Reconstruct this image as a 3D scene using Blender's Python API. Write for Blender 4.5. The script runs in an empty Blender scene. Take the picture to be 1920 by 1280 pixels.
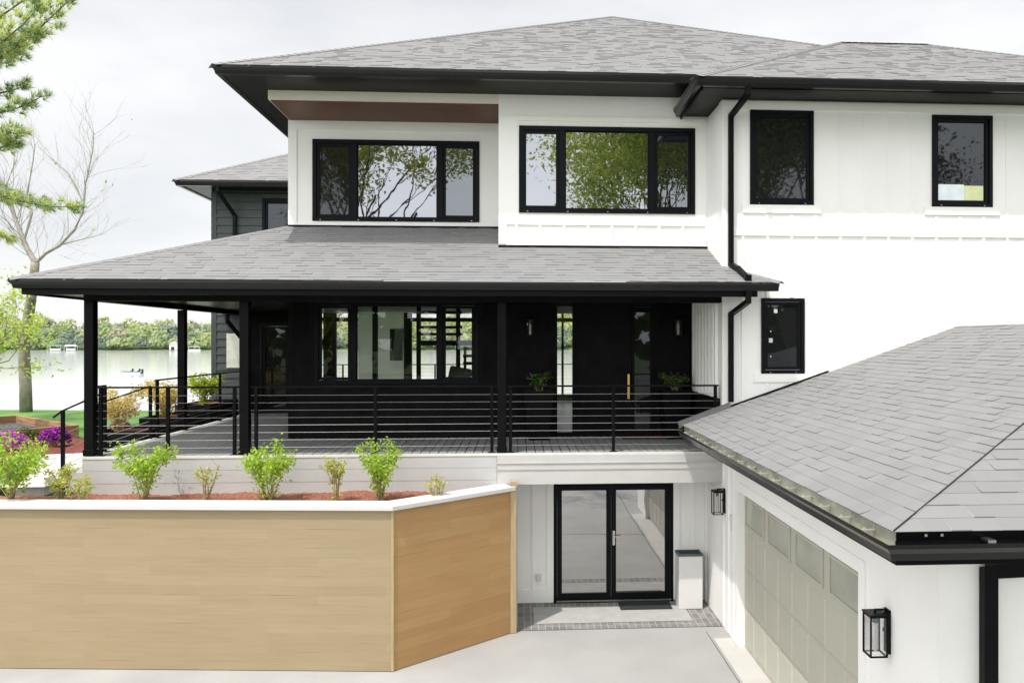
import bpy, bmesh, math, random
from mathutils import Vector, Matrix
random.seed(7)
R = math.radians
scene = bpy.context.scene
col = scene.collection

# ------------------------------------------------------------------ camera
CAM_H = 4.7; YAW = R(3.4); FPX = 1440.0; PX = 970 + FPX * math.tan(YAW)
cd = bpy.data.cameras.new('camera'); cam = bpy.data.objects.new('camera', cd); col.objects.link(cam)
cam.location = (0, 0, CAM_H); cam.rotation_euler = (R(90), 0, -YAW)
cd.sensor_width = 36; cd.lens = FPX / 1920 * 36
cd.shift_x = (960 - PX) / 1920
cd.clip_start = .1; cd.clip_end = 6000
scene.camera = cam

def at(u, v, Y):
    """real point of the facade plane at depth Y measured from the photograph"""
    r = (u - PX) / FPX; s, c = math.sin(YAW), math.cos(YAW)
    t = Y / (c - r * s)
    return ((s + r * c) * t, Y, CAM_H - (v - 640) / FPX * t)

# ------------------------------------------------------------------ sky and sun
SUN = Vector((-.85, -1.0, 2.6)).normalized()
world = bpy.data.worlds.new('World'); scene.world = world; world.use_nodes = True
wn = world.node_tree; wn.nodes.clear()
def WN(t): return wn.nodes.new(t)
wout = WN('ShaderNodeOutputWorld'); bg = WN('ShaderNodeBackground')
sky = WN('ShaderNodeTexSky'); sky.sky_type = 'NISHITA'; sky.sun_disc = False
sky.sun_elevation = math.asin(SUN.z); sky.sun_rotation = math.atan2(SUN.x, SUN.y)
skyk = WN('ShaderNodeVectorMath'); skyk.operation = 'SCALE'; skyk.inputs['Scale'].default_value = 0.10
wn.links.new(sky.outputs[0], skyk.inputs[0])
tc = WN('ShaderNodeTexCoord'); mp = WN('ShaderNodeMapping'); mp.inputs['Scale'].default_value = (1.6, 1.6, 5.0)
wn.links.new(tc.outputs['Generated'], mp.inputs[0])
nz = WN('ShaderNodeTexNoise'); nz.inputs['Scale'].default_value = 1.7; nz.inputs['Detail'].default_value = 6; nz.inputs['Roughness'].default_value = .55
wn.links.new(mp.outputs[0], nz.inputs['Vector'])
cr = WN('ShaderNodeValToRGB')
cr.color_ramp.elements[0].position = .32; cr.color_ramp.elements[0].color = (.80, .81, .835, 1)
cr.color_ramp.elements[1].position = .66; cr.color_ramp.elements[1].color = (1.0, 1.0, 1.0, 1)
wn.links.new(nz.outputs['Fac'], cr.inputs[0])
dt = WN('ShaderNodeVectorMath'); dt.operation = 'DOT_PRODUCT'; dt.inputs[1].default_value = Vector((-.35, -.75, .60)).normalized()   # cloud raised behind the viewpoint, on the sun's side, to fill shaded walls
wn.links.new(tc.outputs['Generated'], dt.inputs[0])
mr = WN('ShaderNodeMapRange'); mr.inputs['From Min'].default_value = .0; mr.inputs['From Max'].default_value = .9
mr.inputs['To Min'].default_value = .80; mr.inputs['To Max'].default_value = 2.3
wn.links.new(dt.outputs['Value'], mr.inputs['Value'])
ck = WN('ShaderNodeVectorMath'); ck.operation = 'SCALE'
wn.links.new(cr.outputs[0], ck.inputs[0]); wn.links.new(mr.outputs[0], ck.inputs['Scale'])
mx = WN('ShaderNodeMix'); mx.data_type = 'RGBA'; mx.inputs['Factor'].default_value = .9
wn.links.new(skyk.outputs[0], mx.inputs[6]); wn.links.new(ck.outputs[0], mx.inputs[7])
wn.links.new(mx.outputs[2], bg.inputs['Color']); bg.inputs['Strength'].default_value = 1.0
wn.links.new(bg.outputs[0], wout.inputs['Surface'])
sl = bpy.data.lights.new('sun', 'SUN'); sun = bpy.data.objects.new('sun', sl); col.objects.link(sun)
sl.energy = 2.9; sl.angle = R(.6); sl.color = (1, .95, .88)
sun.rotation_euler = SUN.to_track_quat('Z', 'Y').to_euler()
sun.location = (0, -20, 40)
vs = scene.view_settings; vs.view_transform = 'Standard'; vs.look = 'None'; vs.exposure = 0.42; vs.gamma = 1.0; vs.use_curve_mapping = False
scene.cycles.max_bounces = 8; scene.cycles.transparent_max_bounces = 12

# ------------------------------------------------------------------ materials
M = {}
def new_mat(name):
    m = bpy.data.materials.new(name); m.use_nodes = True; M[name] = m
    nt = m.node_tree; return m, nt, nt.nodes['Principled BSDF']
def mat(name, colr, rough=.6, metal=0, var=.08, scale=6, spec=.5, bump=0, bscale=60, stretch=(1, 1, 1)):
    m, nt, p = new_mat(name)
    p.inputs['Roughness'].default_value = rough; p.inputs['Metallic'].default_value = metal
    p.inputs['Specular IOR Level'].default_value = spec
    t = nt.nodes.new('ShaderNodeTexCoord'); mpp = nt.nodes.new('ShaderNodeMapping'); mpp.inputs['Scale'].default_value = stretch
    nt.links.new(t.outputs['Object'], mpp.inputs[0])
    n = nt.nodes.new('ShaderNodeTexNoise'); n.inputs['Scale'].default_value = scale; n.inputs['Detail'].default_value = 5
    nt.links.new(mpp.outputs[0], n.inputs['Vector'])
    r = nt.nodes.new('ShaderNodeValToRGB')
    r.color_ramp.elements[0].position = .3; r.color_ramp.elements[1].position = .7
    r.color_ramp.elements[0].color = [max(0, c * (1 - var)) for c in colr] + [1]
    r.color_ramp.elements[1].color = [min(1, c * (1 + var)) for c in colr] + [1]
    nt.links.new(n.outputs['Fac'], r.inputs[0]); nt.links.new(r.outputs[0], p.inputs['Base Color'])
    if bump:
        b = nt.nodes.new('ShaderNodeBump'); b.inputs['Strength'].default_value = bump; b.inputs['Distance'].default_value = .01
        n2 = nt.nodes.new('ShaderNodeTexNoise'); n2.inputs['Scale'].default_value = bscale; n2.inputs['Detail'].default_value = 4
        nt.links.new(mpp.outputs[0], n2.inputs['Vector']); nt.links.new(n2.outputs['Fac'], b.inputs['Height']); nt.links.new(b.outputs[0], p.inputs['Normal'])
    return m
mat('gutter_black', (.006, .006, .007), .25, var=.2, scale=5, spec=.4)
mat('gutter_grey', (.16, .16, .16), .35, metal=.5)
mat('white_paint', (.83, .825, .805), .55, var=.025, scale=1.2, bump=.05, bscale=140)
mat('cream_paint', (.74, .71, .63), .55, var=.03, scale=2)
mat('door_paint', (.42, .41, .345), .5, var=.03, scale=2)
mat('black_siding', (.0090, .0087, .0096), .6, var=.25, scale=4, bump=.1, bscale=90, spec=.05)
mat('grey_siding', (.031, .043, .041), .55, var=.15, scale=4)
mat('black_metal', (.0042, .0042, .005), .36, var=.2, scale=8, spec=.10)
mat('frame_black', (.005, .0055, .0075), .4, var=.2, scale=8, spec=.10)
mat('soffit_black', (.006, .0045, .005), .34, var=.2, scale=3, spec=.12)
mat('wood_soffit', (.105, .036, .016), .5, var=.3, scale=5, stretch=(.4, 6, 6))
mat('deck_grey', (.30, .305, .30), .6, var=.15, scale=5, stretch=(5, .4, 5))
mat('deck_edge', (.62, .61, .58), .6, var=.05)
mat('foundation_grey', (.44, .44, .44), .7, var=.04, scale=3)
mat('concrete', (.318, .315, .31), .85, var=.09, scale=.9, bump=.15, bscale=180)
mat('concrete_pale', (.47, .46, .44), .8, var=.06, scale=2, bump=.1)
mat('paver_slab', (.36, .357, .345), .85, var=.08, scale=5, bump=.2)
mat('cap_stone', (.56, .555, .55), .6, var=.03, scale=3)
mat('steel', (.55, .55, .53), .3, metal=1)
mat('cable_steel', (.26, .26, .26), .45, metal=.8)
mat('galv', (.62, .62, .55), .4, metal=.6, var=.1)
mat('gutter_liner', (.36, .36, .30), .5, var=.35, scale=3, stretch=(1, 1, 2.5))
mat('brass', (.62, .42, .14), .3, metal=.9)
mat('mulch_red', (.25, .10, .062), .95, var=.45, scale=28, bump=1.0, bscale=60)
mat('mulch_dark', (.15, .035, .025), .95, var=.5, scale=20, bump=1.0, bscale=60)
mat('gravel_dark', (.07, .075, .08), .9, var=.8, scale=14, bump=1.0, bscale=40)
mat('lawn', (.085, .20, .03), .95, var=.4, scale=.6, bump=.6, bscale=30)
mat('far_ground', (.10, .14, .06), .95, var=.4, scale=.05)
mat('ground', (.10, .14, .06), .95, var=.4, scale=.4)
mat('bark_grey', (.20, .18, .15), .9, var=.55, scale=3.2, bump=1.0, bscale=14, stretch=(1, 1, .6))
mat('bark_dark', (.09, .07, .05), .9, var=.4, scale=6, bump=.8, bscale=20)
mat('twig', (.34, .25, .16), .9, var=.3)
mat('bark_pale', (.34, .31, .28), .9, var=.2, scale=4)
mat('mat_black', (.016, .02, .022), .9, var=.3, scale=60)
mat('mat_maroon', (.10, .018, .02), .9, var=.3, scale=40)
mat('trim_white', (.47, .465, .45), .6, var=.03)
mat('rubber_green', (.05, .10, .09), .5)
mat('bin_white', (.62, .615, .60), .5, var=.02)
mat('fabric_grey', (.10, .10, .105), .9, var=.2)
mat('interior_dark', (.02, .02, .022), .7)
mat('interior_white', (.62, .64, .60), .7, var=.04)
mat('interior_floor', (.38, .36, .33), .35, var=.15, scale=3)
mat('boulder', (.12, .12, .125), .9, var=.4, scale=3, bump=.6, bscale=8)
mat('stone_white', (.68, .66, .62), .8, var=.1)
mat('boat_white', (.7, .72, .70), .4)
mat('boat_teal', (.25, .33, .32), .4)
mat('green_canopy', (.10, .20, .15), .6)
mat('tan_post', (.40, .30, .175), .6, var=.12, scale=5, stretch=(6, 6, .5))
mat('glow_paint_pale', (.80, .86, .90), .5); mat('glow_paint_yellow', (.70, .74, .42), .5)
mat('timber', (.30, .17, .085), .8, var=.35, scale=4, stretch=(.5, .5, 5), bump=.3)

def foliage(name, c1, c2, trans=.35, rough=.5):
    m = bpy.data.materials.new(name); m.use_nodes = True; M[name] = m; nt = m.node_tree; nt.nodes.clear()
    out = nt.nodes.new('ShaderNodeOutputMaterial'); d = nt.nodes.new('ShaderNodeBsdfDiffuse'); t = nt.nodes.new('ShaderNodeBsdfTranslucent')
    ms = nt.nodes.new('ShaderNodeMixShader'); ms.inputs[0].default_value = trans
    g = nt.nodes.new('ShaderNodeNewGeometry'); r = nt.nodes.new('ShaderNodeValToRGB')
    r.color_ramp.elements[0].color = list(c1) + [1]; r.color_ramp.elements[1].color = list(c2) + [1]
    nt.links.new(g.outputs['Random Per Island'], r.inputs[0])
    nt.links.new(r.outputs[0], d.inputs[0]); nt.links.new(r.outputs[0], t.inputs[0])
    nt.links.new(d.outputs[0], ms.inputs[1]); nt.links.new(t.outputs[0], ms.inputs[2]); nt.links.new(ms.outputs[0], out.inputs[0])
    return m
foliage('leaf_lime', (.24, .42, .04), (.52, .68, .10), .45)
foliage('leaf_sparse', (.38, .44, .07), (.60, .62, .18), .4)
foliage('leaf_gold', (.58, .46, .10), (.80, .68, .26), .45)
foliage('leaf_yellowgreen', (.34, .48, .04), (.64, .72, .12), .45)
foliage('leaf_dark', (.03, .07, .02), (.09, .16, .03))
foliage('leaf_tree', (.34, .46, .07), (.66, .72, .18), .62)
foliage('leaf_olive', (.24, .30, .05), (.58, .60, .15), .6)
foliage('needle_light', (.44, .52, .15), (.66, .70, .31), .55)
foliage('needle_dark', (.26, .40, .20), (.44, .54, .32), .45)
foliage('flower_magenta', (.42, .05, .38), (.70, .24, .66), .35)
foliage('flower_purple', (.22, .02, .24), (.42, .07, .44), .25)
foliage('flower_red', (.25, .015, .05), (.45, .05, .10), .25)
foliage('far_lime', (.42, .48, .22), (.50, .55, .28), .5)  # far foliage colours paled to paint in the haze over the lake
foliage('far_green', (.35, .43, .22), (.42, .49, .26), .5)
foliage('far_dark', (.22, .28, .23), (.28, .34, .27), .4)
foliage('far_tan', (.36, .37, .25), (.43, .43, .30), .4)

def shingle_mat():
    m, nt, p = new_mat('shingle'); p.inputs['Roughness'].default_value = .85; p.inputs['Specular IOR Level'].default_value = .3
    L = nt.links.new; N = nt.nodes.new
    uv = N('ShaderNodeUVMap'); g = N('ShaderNodeNewGeometry')
    n = N('ShaderNodeTexNoise'); n.inputs['Scale'].default_value = 70; n.inputs['Detail'].default_value = 3; L(uv.outputs[0], n.inputs['Vector'])
    n3 = N('ShaderNodeTexNoise'); n3.inputs['Scale'].default_value = .7; n3.inputs['Detail'].default_value = 4; L(uv.outputs[0], n3.inputs['Vector'])
    s1 = N('ShaderNodeMath'); s1.operation = 'MULTIPLY_ADD'; L(n.outputs['Fac'], s1.inputs[0]); s1.inputs[1].default_value = .55; L(g.outputs['Random Per Island'], s1.inputs[2])
    s2 = N('ShaderNodeMath'); s2.operation = 'MULTIPLY_ADD'; L(n3.outputs['Fac'], s2.inputs[0]); s2.inputs[1].default_value = .8; L(s1.outputs[0], s2.inputs[2])
    r = N('ShaderNodeValToRGB'); r.color_ramp.elements[0].position = .2; r.color_ramp.elements[1].position = .9
    r.color_ramp.elements[0].color = (.190, .189, .193, 1); r.color_ramp.elements[1].color = (.226, .224, .226, 1)
    mrr = N('ShaderNodeMapRange'); mrr.inputs['From Max'].default_value = 2.3; L(s2.outputs[0], mrr.inputs[0])
    L(mrr.outputs[0], r.inputs[0]); L(r.outputs[0], p.inputs['Base Color'])
    bp = N('ShaderNodeBump'); bp.inputs['Strength'].default_value = .35; bp.inputs['Distance'].default_value = .004
    L(n.outputs['Fac'], bp.inputs['Height']); L(bp.outputs[0], p.inputs['Normal'])
shingle_mat()

def plank_mat(name, ca, cb, ca2, axis):
    # horizontal boards: object-space x' along the board, z up
    m, nt, p = new_mat(name); L = nt.links.new; N = nt.nodes.new
    p.inputs['Roughness'].default_value = .65; p.inputs['Specular IOR Level'].default_value = .25
    uv = N('ShaderNodeUVMap')
    b = N('ShaderNodeTexBrick'); b.inputs['Scale'].default_value = 1; b.inputs['Brick Width'].default_value = 1.7; b.inputs['Row Height'].default_value = .135
    b.inputs['Mortar Size'].default_value = .0012; b.inputs['Mortar Smooth'].default_value = .6; b.offset = .43; b.squash = 1.4; b.squash_frequency = 3
    b.inputs['Color1'].default_value = list(ca) + [1]; b.inputs['Color2'].default_value = list(cb) + [1]; b.inputs['Mortar'].default_value = [c * .84 for c in ca] + [1]
    L(uv.outputs[0], b.inputs['Vector'])
    mp2 = N('ShaderNodeMapping'); mp2.inputs['Scale'].default_value = (.9, 24, 1); L(uv.outputs[0], mp2.inputs[0])
    n = N('ShaderNodeTexNoise'); n.inputs['Scale'].default_value = 1.6; n.inputs['Detail'].default_value = 7; n.inputs['Roughness'].default_value = .65; n.inputs['Distortion'].default_value = .6
    L(mp2.outputs[0], n.inputs['Vector'])
    r = N('ShaderNodeValToRGB'); r.color_ramp.elements[0].position = .28; r.color_ramp.elements[0].color = (.90, .87, .82, 1); r.color_ramp.elements[1].position = .62; r.color_ramp.elements[1].color = (1, 1, 1, 1)
    L(n.outputs['Fac'], r.inputs[0])
    n2 = N('ShaderNodeTexNoise'); n2.inputs['Scale'].default_value = .55; n2.inputs['Detail'].default_value = 3; L(uv.outputs[0], n2.inputs['Vector'])
    r2 = N('ShaderNodeValToRGB'); r2.color_ramp.elements[0].position = .35; r2.color_ramp.elements[1].position = .7
    r2.color_ramp.elements[0].color = list(ca2) + [1]; r2.color_ramp.elements[1].color = (1, 1, 1, 1); L(n2.outputs['Fac'], r2.inputs[0])
    k1 = N('ShaderNodeMix'); k1.data_type = 'RGBA'; k1.blend_type = 'MULTIPLY'; k1.inputs[0].default_value = 1; L(b.outputs['Color'], k1.inputs[6]); L(r.outputs[0], k1.inputs[7])
    k2 = N('ShaderNodeMix'); k2.data_type = 'RGBA'; k2.blend_type = 'MULTIPLY'; k2.inputs[0].default_value = 1; L(k1.outputs[2], k2.inputs[6]); L(r2.outputs[0], k2.inputs[7])
    mp3 = N('ShaderNodeMapping'); mp3.inputs['Scale'].default_value = (1.1, 7.41, 1); L(uv.outputs[0], mp3.inputs[0])
    nv = N('ShaderNodeTexNoise'); nv.inputs['Scale'].default_value = 1.3; nv.inputs['Detail'].default_value = 0; L(mp3.outputs[0], nv.inputs['Vector'])
    sx_ = N('ShaderNodeSeparateXYZ'); L(uv.outputs[0], sx_.inputs[0])
    fr_ = N('ShaderNodeMath'); fr_.operation = 'PINGPONG'; fr_.inputs[1].default_value = .0675; L(sx_.outputs['Y'], fr_.inputs[0])
    lt = N('ShaderNodeMath'); lt.operation = 'LESS_THAN'; lt.inputs[1].default_value = .0035; L(fr_.outputs[0], lt.inputs[0])
    gt = N('ShaderNodeMapRange'); gt.inputs['From Min'].default_value = .63; gt.inputs['From Max'].default_value = .78; L(nv.outputs['Fac'], gt.inputs[0])
    ck_ = N('ShaderNodeMath'); ck_.operation = 'MULTIPLY'; L(lt.outputs[0], ck_.inputs[0]); L(gt.outputs[0], ck_.inputs[1])
    k3 = N('ShaderNodeMix'); k3.data_type = 'RGBA'; L(ck_.outputs[0], k3.inputs[0]); L(k2.outputs[2], k3.inputs[6]); k3.inputs[7].default_value = [c * .62 for c in ca] + [1]
    L(k3.outputs[2], p.inputs['Base Color'])
    bp = N('ShaderNodeBump'); bp.inputs['Strength'].default_value = .12; bp.inputs['Distance'].default_value = .004; L(n.outputs['Fac'], bp.inputs['Height']); L(bp.outputs[0], p.inputs['Normal'])
plank_mat('plank_pale', (.325, .256, .160), (.352, .282, .179), (.94, .93, .91), 0)
plank_mat('plank_warm', (.41, .255, .118), (.455, .295, .145), (.90, .84, .78), 0)

def brickpaver():
    m, nt, p = new_mat('paver_brick'); L = nt.links.new; N = nt.nodes.new; p.inputs['Roughness'].default_value = .9
    t = N('ShaderNodeTexCoord'); b = N('ShaderNodeTexBrick'); L(t.outputs['Object'], b.inputs['Vector'])
    b.inputs['Scale'].default_value = 1; b.inputs['Brick Width'].default_value = .115; b.inputs['Row Height'].default_value = .23; b.inputs['Mortar Size'].default_value = .006; b.offset = 0
    b.inputs['Color1'].default_value = (.15, .145, .145, 1); b.inputs['Color2'].default_value = (.24, .23, .225, 1); b.inputs['Mortar'].default_value = (.36, .35, .33, 1)
    L(b.outputs['Color'], p.inputs['Base Color'])
brickpaver()

def glass(name, refl, tint, transp, rough=0.0):
    m = bpy.data.materials.new(name); m.use_nodes = True; M[name] = m; nt = m.node_tree; nt.nodes.clear(); L = nt.links.new; N = nt.nodes.new
    out = N('ShaderNodeOutputMaterial'); g = N('ShaderNodeBsdfGlossy'); g.inputs['Roughness'].default_value = rough; g.inputs['Color'].default_value = list(tint) + [1]
    if transp: d = N('ShaderNodeBsdfTransparent'); d.inputs[0].default_value = (transp, transp, transp, 1)
    else: d = N('ShaderNodeBsdfDiffuse'); d.inputs[0].default_value = (.012, .012, .013, 1)
    fr = N('ShaderNodeLayerWeight'); fr.inputs[0].default_value = .12
    mr2 = N('ShaderNodeMapRange'); mr2.inputs['To Min'].default_value = refl; mr2.inputs['To Max'].default_value = min(1, refl + .6); L(fr.outputs['Fresnel'], mr2.inputs[0])
    nn = N('ShaderNodeTexNoise'); nn.inputs['Scale'].default_value = 1.6; tt = N('ShaderNodeTexCoord'); L(tt.outputs['Object'], nn.inputs['Vector'])
    bp = N('ShaderNodeBump'); bp.inputs['Strength'].default_value = .03; bp.inputs['Distance'].default_value = .05; L(nn.outputs['Fac'], bp.inputs['Height']); L(bp.outputs[0], g.inputs['Normal'])
    ms = N('ShaderNodeMixShader'); L(mr2.outputs[0], ms.inputs[0]); L(d.outputs[0], ms.inputs[1]); L(g.outputs[0], ms.inputs[2]); L(ms.outputs[0], out.inputs[0])
glass('glass_bright', .27, (.90, .93, 1), 0, .012)
glass('glass_door', .44, (.97, .97, .97), 0)
glass('glass_mid', .14, (.88, .95, 1), 0)
glass('glass_screen', .045, (.9, .95, 1), 0, .02)
glass('glass_clear', .025, (1, 1, 1), .95)
glass('glass_lamp', .05, (1, 1, 1), .95)
glass('glass_frost', .12, (.9, .92, .85), 0, .25)
mat('pane_pale', (.36, .37, .31), .15, var=.12, scale=2)
mat('bulb_glass', (.60, .60, .56), .2)

m_fp = bpy.data.materials.new('frosted_panel'); m_fp.use_nodes = True; M['frosted_panel'] = m_fp
_nt = m_fp.node_tree; _p = _nt.nodes['Principled BSDF']; _t = _nt.nodes.new('ShaderNodeBsdfTranslucent'); _t.inputs[0].default_value = (.86, .90, .82, 1)
_m = _nt.nodes.new('ShaderNodeMixShader'); _m.inputs[0].default_value = .9; _p.inputs['Base Color'].default_value = (.7, .72, .68, 1); _p.inputs['Roughness'].default_value = .2
_nt.links.new(_p.outputs[0], _m.inputs[1]); _nt.links.new(_t.outputs[0], _m.inputs[2]); _nt.links.new(_m.outputs[0], _nt.nodes['Material Output'].inputs[0])
def water():
    m, nt, p = new_mat('water'); L = nt.links.new; N = nt.nodes.new
    p.inputs['Base Color'].default_value = (.56, .58, .58, 1); p.inputs['Roughness'].default_value = .10; p.inputs['Specular IOR Level'].default_value = .9
    t = N('ShaderNodeTexCoord'); mp2 = N('ShaderNodeMapping'); mp2.inputs['Scale'].default_value = (.05, .35, 1); L(t.outputs['Object'], mp2.inputs[0])
    n = N('ShaderNodeTexNoise'); n.inputs['Scale'].default_value = 1.5; n.inputs['Detail'].default_value = 4; L(mp2.outputs[0], n.inputs['Vector'])
    bp = N('ShaderNodeBump'); bp.inputs['Strength'].default_value = .07; bp.inputs['Distance'].default_value = .12; L(n.outputs['Fac'], bp.inputs['Height']); L(bp.outputs[0], p.inputs['Normal'])
water()

# ------------------------------------------------------------------ helpers
class MB:
    def __init__(s): s.v = []; s.f = []; s.m = []; s.uv = {}
    def add(s, vs, fs, mi=0):
        o = len(s.v); s.v += [tuple(p) for p in vs]
        for f in fs: s.f.append(tuple(i + o for i in f)); s.m.append(mi)
    def box(s, x0, x1, y0, y1, z0, z1, mi=0):
        if x0 > x1: x0, x1 = x1, x0
        if y0 > y1: y0, y1 = y1, y0
        if z0 > z1: z0, z1 = z1, z0
        s.add([(x0, y0, z0), (x1, y0, z0), (x1, y1, z0), (x0, y1, z0), (x0, y0, z1), (x1, y0, z1), (x1, y1, z1), (x0, y1, z1)],
              [(0, 3, 2, 1), (4, 5, 6, 7), (0, 1, 5, 4), (1, 2, 6, 5), (2, 3, 7, 6), (3, 0, 4, 7)], mi)
    def quad(s, a, b, c, d, mi=0, uv=None):
        s.add([a, b, c, d], [(0, 1, 2, 3)], mi)
        if uv: s.uv[len(s.f) - 1] = uv
    def bar(s, a, b, w, h, up=(0, 0, 1), mi=0):
        a = Vector(a); b = Vector(b); d = (b - a).normalized(); up = Vector(up)
        if abs(d.dot(up)) > .95: up = Vector((0, 1, 0))
        r = d.cross(up).normalized(); u = r.cross(d)
        P = []
        for q in (a, b):
            for (i, j) in ((-1, -1), (1, -1), (1, 1), (-1, 1)): P.append(q + r * (w / 2 * i) + u * (h / 2 * j))
        s.add(P, [(0, 1, 2, 3), (7, 6, 5, 4), (0, 4, 5, 1), (1, 5, 6, 2), (2, 6, 7, 3), (3, 7, 4, 0)], mi)
    def tube(s, pts, rads, n=6, mi=0):
        pts = [Vector(p) for p in pts]
        if not hasattr(rads, '__len__'): rads = [rads] * len(pts)
        o = len(s.v); k = len(pts)
        for i, p in enumerate(pts):
            d = (pts[min(i + 1, k - 1)] - pts[max(i - 1, 0)]).normalized()
            a = Vector((0, 0, 1)) if abs(d.z) < .9 else Vector((1, 0, 0))
            r = d.cross(a).normalized(); u = r.cross(d)
            for j in range(n):
                t = 2 * math.pi * j / n; s.v.append(tuple(p + (r * math.cos(t) + u * math.sin(t)) * rads[i]))
        for i in range(k - 1):
            for j in range(n):
                s.f.append((o + i * n + j, o + i * n + (j + 1) % n, o + (i + 1) * n + (j + 1) % n, o + (i + 1) * n + j)); s.m.append(mi)
        s.f.append(tuple(o + j for j in reversed(range(n)))); s.m.append(mi)
        s.f.append(tuple(o + (k - 1) * n + j for j in range(n))); s.m.append(mi)
    def prism(s, poly, z0, z1, mi=0):
        n = len(poly); vs = [(p[0], p[1], z0) for p in poly] + [(p[0], p[1], z1) for p in poly]
        s.add(vs, [tuple(reversed(range(n))), tuple(range(n, 2 * n))] + [(i, (i + 1) % n, n + (i + 1) % n, n + i) for i in range(n)], mi)
    def sweep(s, path, profile, mi=0):
        """profile (outward, z) closed, carried along a plan polyline with mitred corners; outward is to the right"""
        k = len(path); n = len(profile); o = len(s.v)
        P = [Vector((p[0], p[1])) for p in path]
        for i in range(k):
            def nrm(a, b):
                d = (b - a).normalized(); return Vector((d.y, -d.x))
            if i == 0: m = nrm(P[0], P[1])
            elif i == k - 1: m = nrm(P[-2], P[-1])
            else:
                a = nrm(P[i - 1], P[i]); b = nrm(P[i], P[i + 1]); m = (a + b); m = m / max(.2, m.dot(a))
            zz = path[i][2]
            for (q, z) in profile: s.v.append((P[i].x + m.x * q, P[i].y + m.y * q, zz + z))
        for i in range(k - 1):
            for j in range(n):
                s.f.append((o + i * n + j, o + i * n + (j + 1) % n, o + (i + 1) * n + (j + 1) % n, o + (i + 1) * n + j)); s.m.append(mi)
        s.f.append(tuple(o + j for j in reversed(range(n)))); s.m.append(mi)
        s.f.append(tuple(o + (k - 1) * n + j for j in range(n))); s.m.append(mi)
    def build(s, name, mats, parent=None, smooth=False, bevel=0, label=None, fixn=False):
        me = bpy.data.meshes.new(name); me.from_pydata(s.v, [], s.f)
        if isinstance(mats, str): mats = [mats]
        for q in mats: me.materials.append(M[q])
        for i, pl in enumerate(me.polygons):
            pl.material_index = s.m[i]; pl.use_smooth = smooth
        if s.uv:
            ul = me.uv_layers.new(name='UVMap')
            for i, pl in enumerate(me.polygons):
                if i in s.uv:
                    for j, li in enumerate(pl.loop_indices): ul.data[li].uv = s.uv[i][j]
        me.update()
        if fixn:
            bm = bmesh.new(); bm.from_mesh(me); bmesh.ops.recalc_face_normals(bm, faces=bm.faces); bm.to_mesh(me); bm.free()
        o = bpy.data.objects.new(name, me); col.objects.link(o)
        if parent is not None: o.parent = parent; o.matrix_parent_inverse = Matrix.Translation(-Vector(world_loc(parent)))
        if bevel:
            b = o.modifiers.new('bevel', 'BEVEL'); b.width = bevel; b.segments = 2; b.limit_method = 'ANGLE'
        if label: o['label'] = label
        return o
def world_loc(o):
    p = Vector(o.location)
    return p
def tag(o, label=None, cat=None, group=None, kind=None):
    if label: o['label'] = label
    if cat: o['category'] = cat
    if group: o['group'] = group
    if kind: o['kind'] = kind
    return o
def thing(name, label, cat, loc=(0, 0, 0), group=None):
    o = bpy.data.objects.new(name, None); col.objects.link(o); o.location = loc; o.empty_display_size = .2
    return tag(o, label, cat, group)
def kids(o): return [c for c in bpy.data.objects if c.parent == o]
def copy_tree(o, parent=None):
    c = o.copy(); col.objects.link(c)
    if parent is not None: c.parent = parent
    for ch in kids(o): copy_tree(ch, c)
    return c
def sub(name, mb, mats, parent, **k):
    """a sub-part: parent is a mesh at the world origin"""
    return mb.build(name, mats, parent, **k)

def wall_y(mb, Y, th, x0, x1, z0, z1, holes=(), mi=0):
    xs = sorted({x0, x1, *[h[0] for h in holes], *[h[1] for h in holes]}); xs = [x for x in xs if x0 <= x <= x1]
    for a, b in zip(xs[:-1], xs[1:]):
        c = (a + b) / 2; spans = sorted([(h[2], h[3]) for h in holes if h[0] < c < h[1]]); z = z0
        for (p, q) in spans:
            if p > z: mb.box(a, b, Y, Y + th, z, p, mi)
            z = max(z, q)
        if z < z1: mb.box(a, b, Y, Y + th, z, z1, mi)
def lap_y(mb, Y, x0, x1, z0, z1, holes=(), expo=.18, d=.028):
    z = z0
    while z < z1 - .01:
        zt = min(z + expo, z1); c = (z + zt) / 2
        cuts = sorted([(h[0], h[1]) for h in holes if h[2] < zt - .02 and h[3] > z + .02]); x = x0; spans = []
        for (p, q) in cuts:
            if p > x: spans.append((x, min(p, x1)))
            x = max(x, q)
        if x < x1: spans.append((x, x1))
        for (a, b) in spans:
            mb.add([(a, Y - d, z), (b, Y - d, z), (b, Y - .002, zt), (a, Y - .002, zt), (a, Y, z), (b, Y, z)], [(0, 1, 2, 3), (4, 5, 1, 0), (0, 3, 4), (1, 5, 2)])
        z = zt
def lap_x(mb, X, y0, y1, z0, z1, expo=.18, d=.016):   # wall facing -x
    z = z0
    while z < z1 - .01:
        zt = min(z + expo, z1)
        mb.add([(X - d, y1, z), (X - d, y0, z), (X - .002, y0, zt), (X - .002, y1, zt), (X, y1, z), (X, y0, z)], [(0, 1, 2, 3), (4, 5, 1, 0)])
        z = zt

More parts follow.
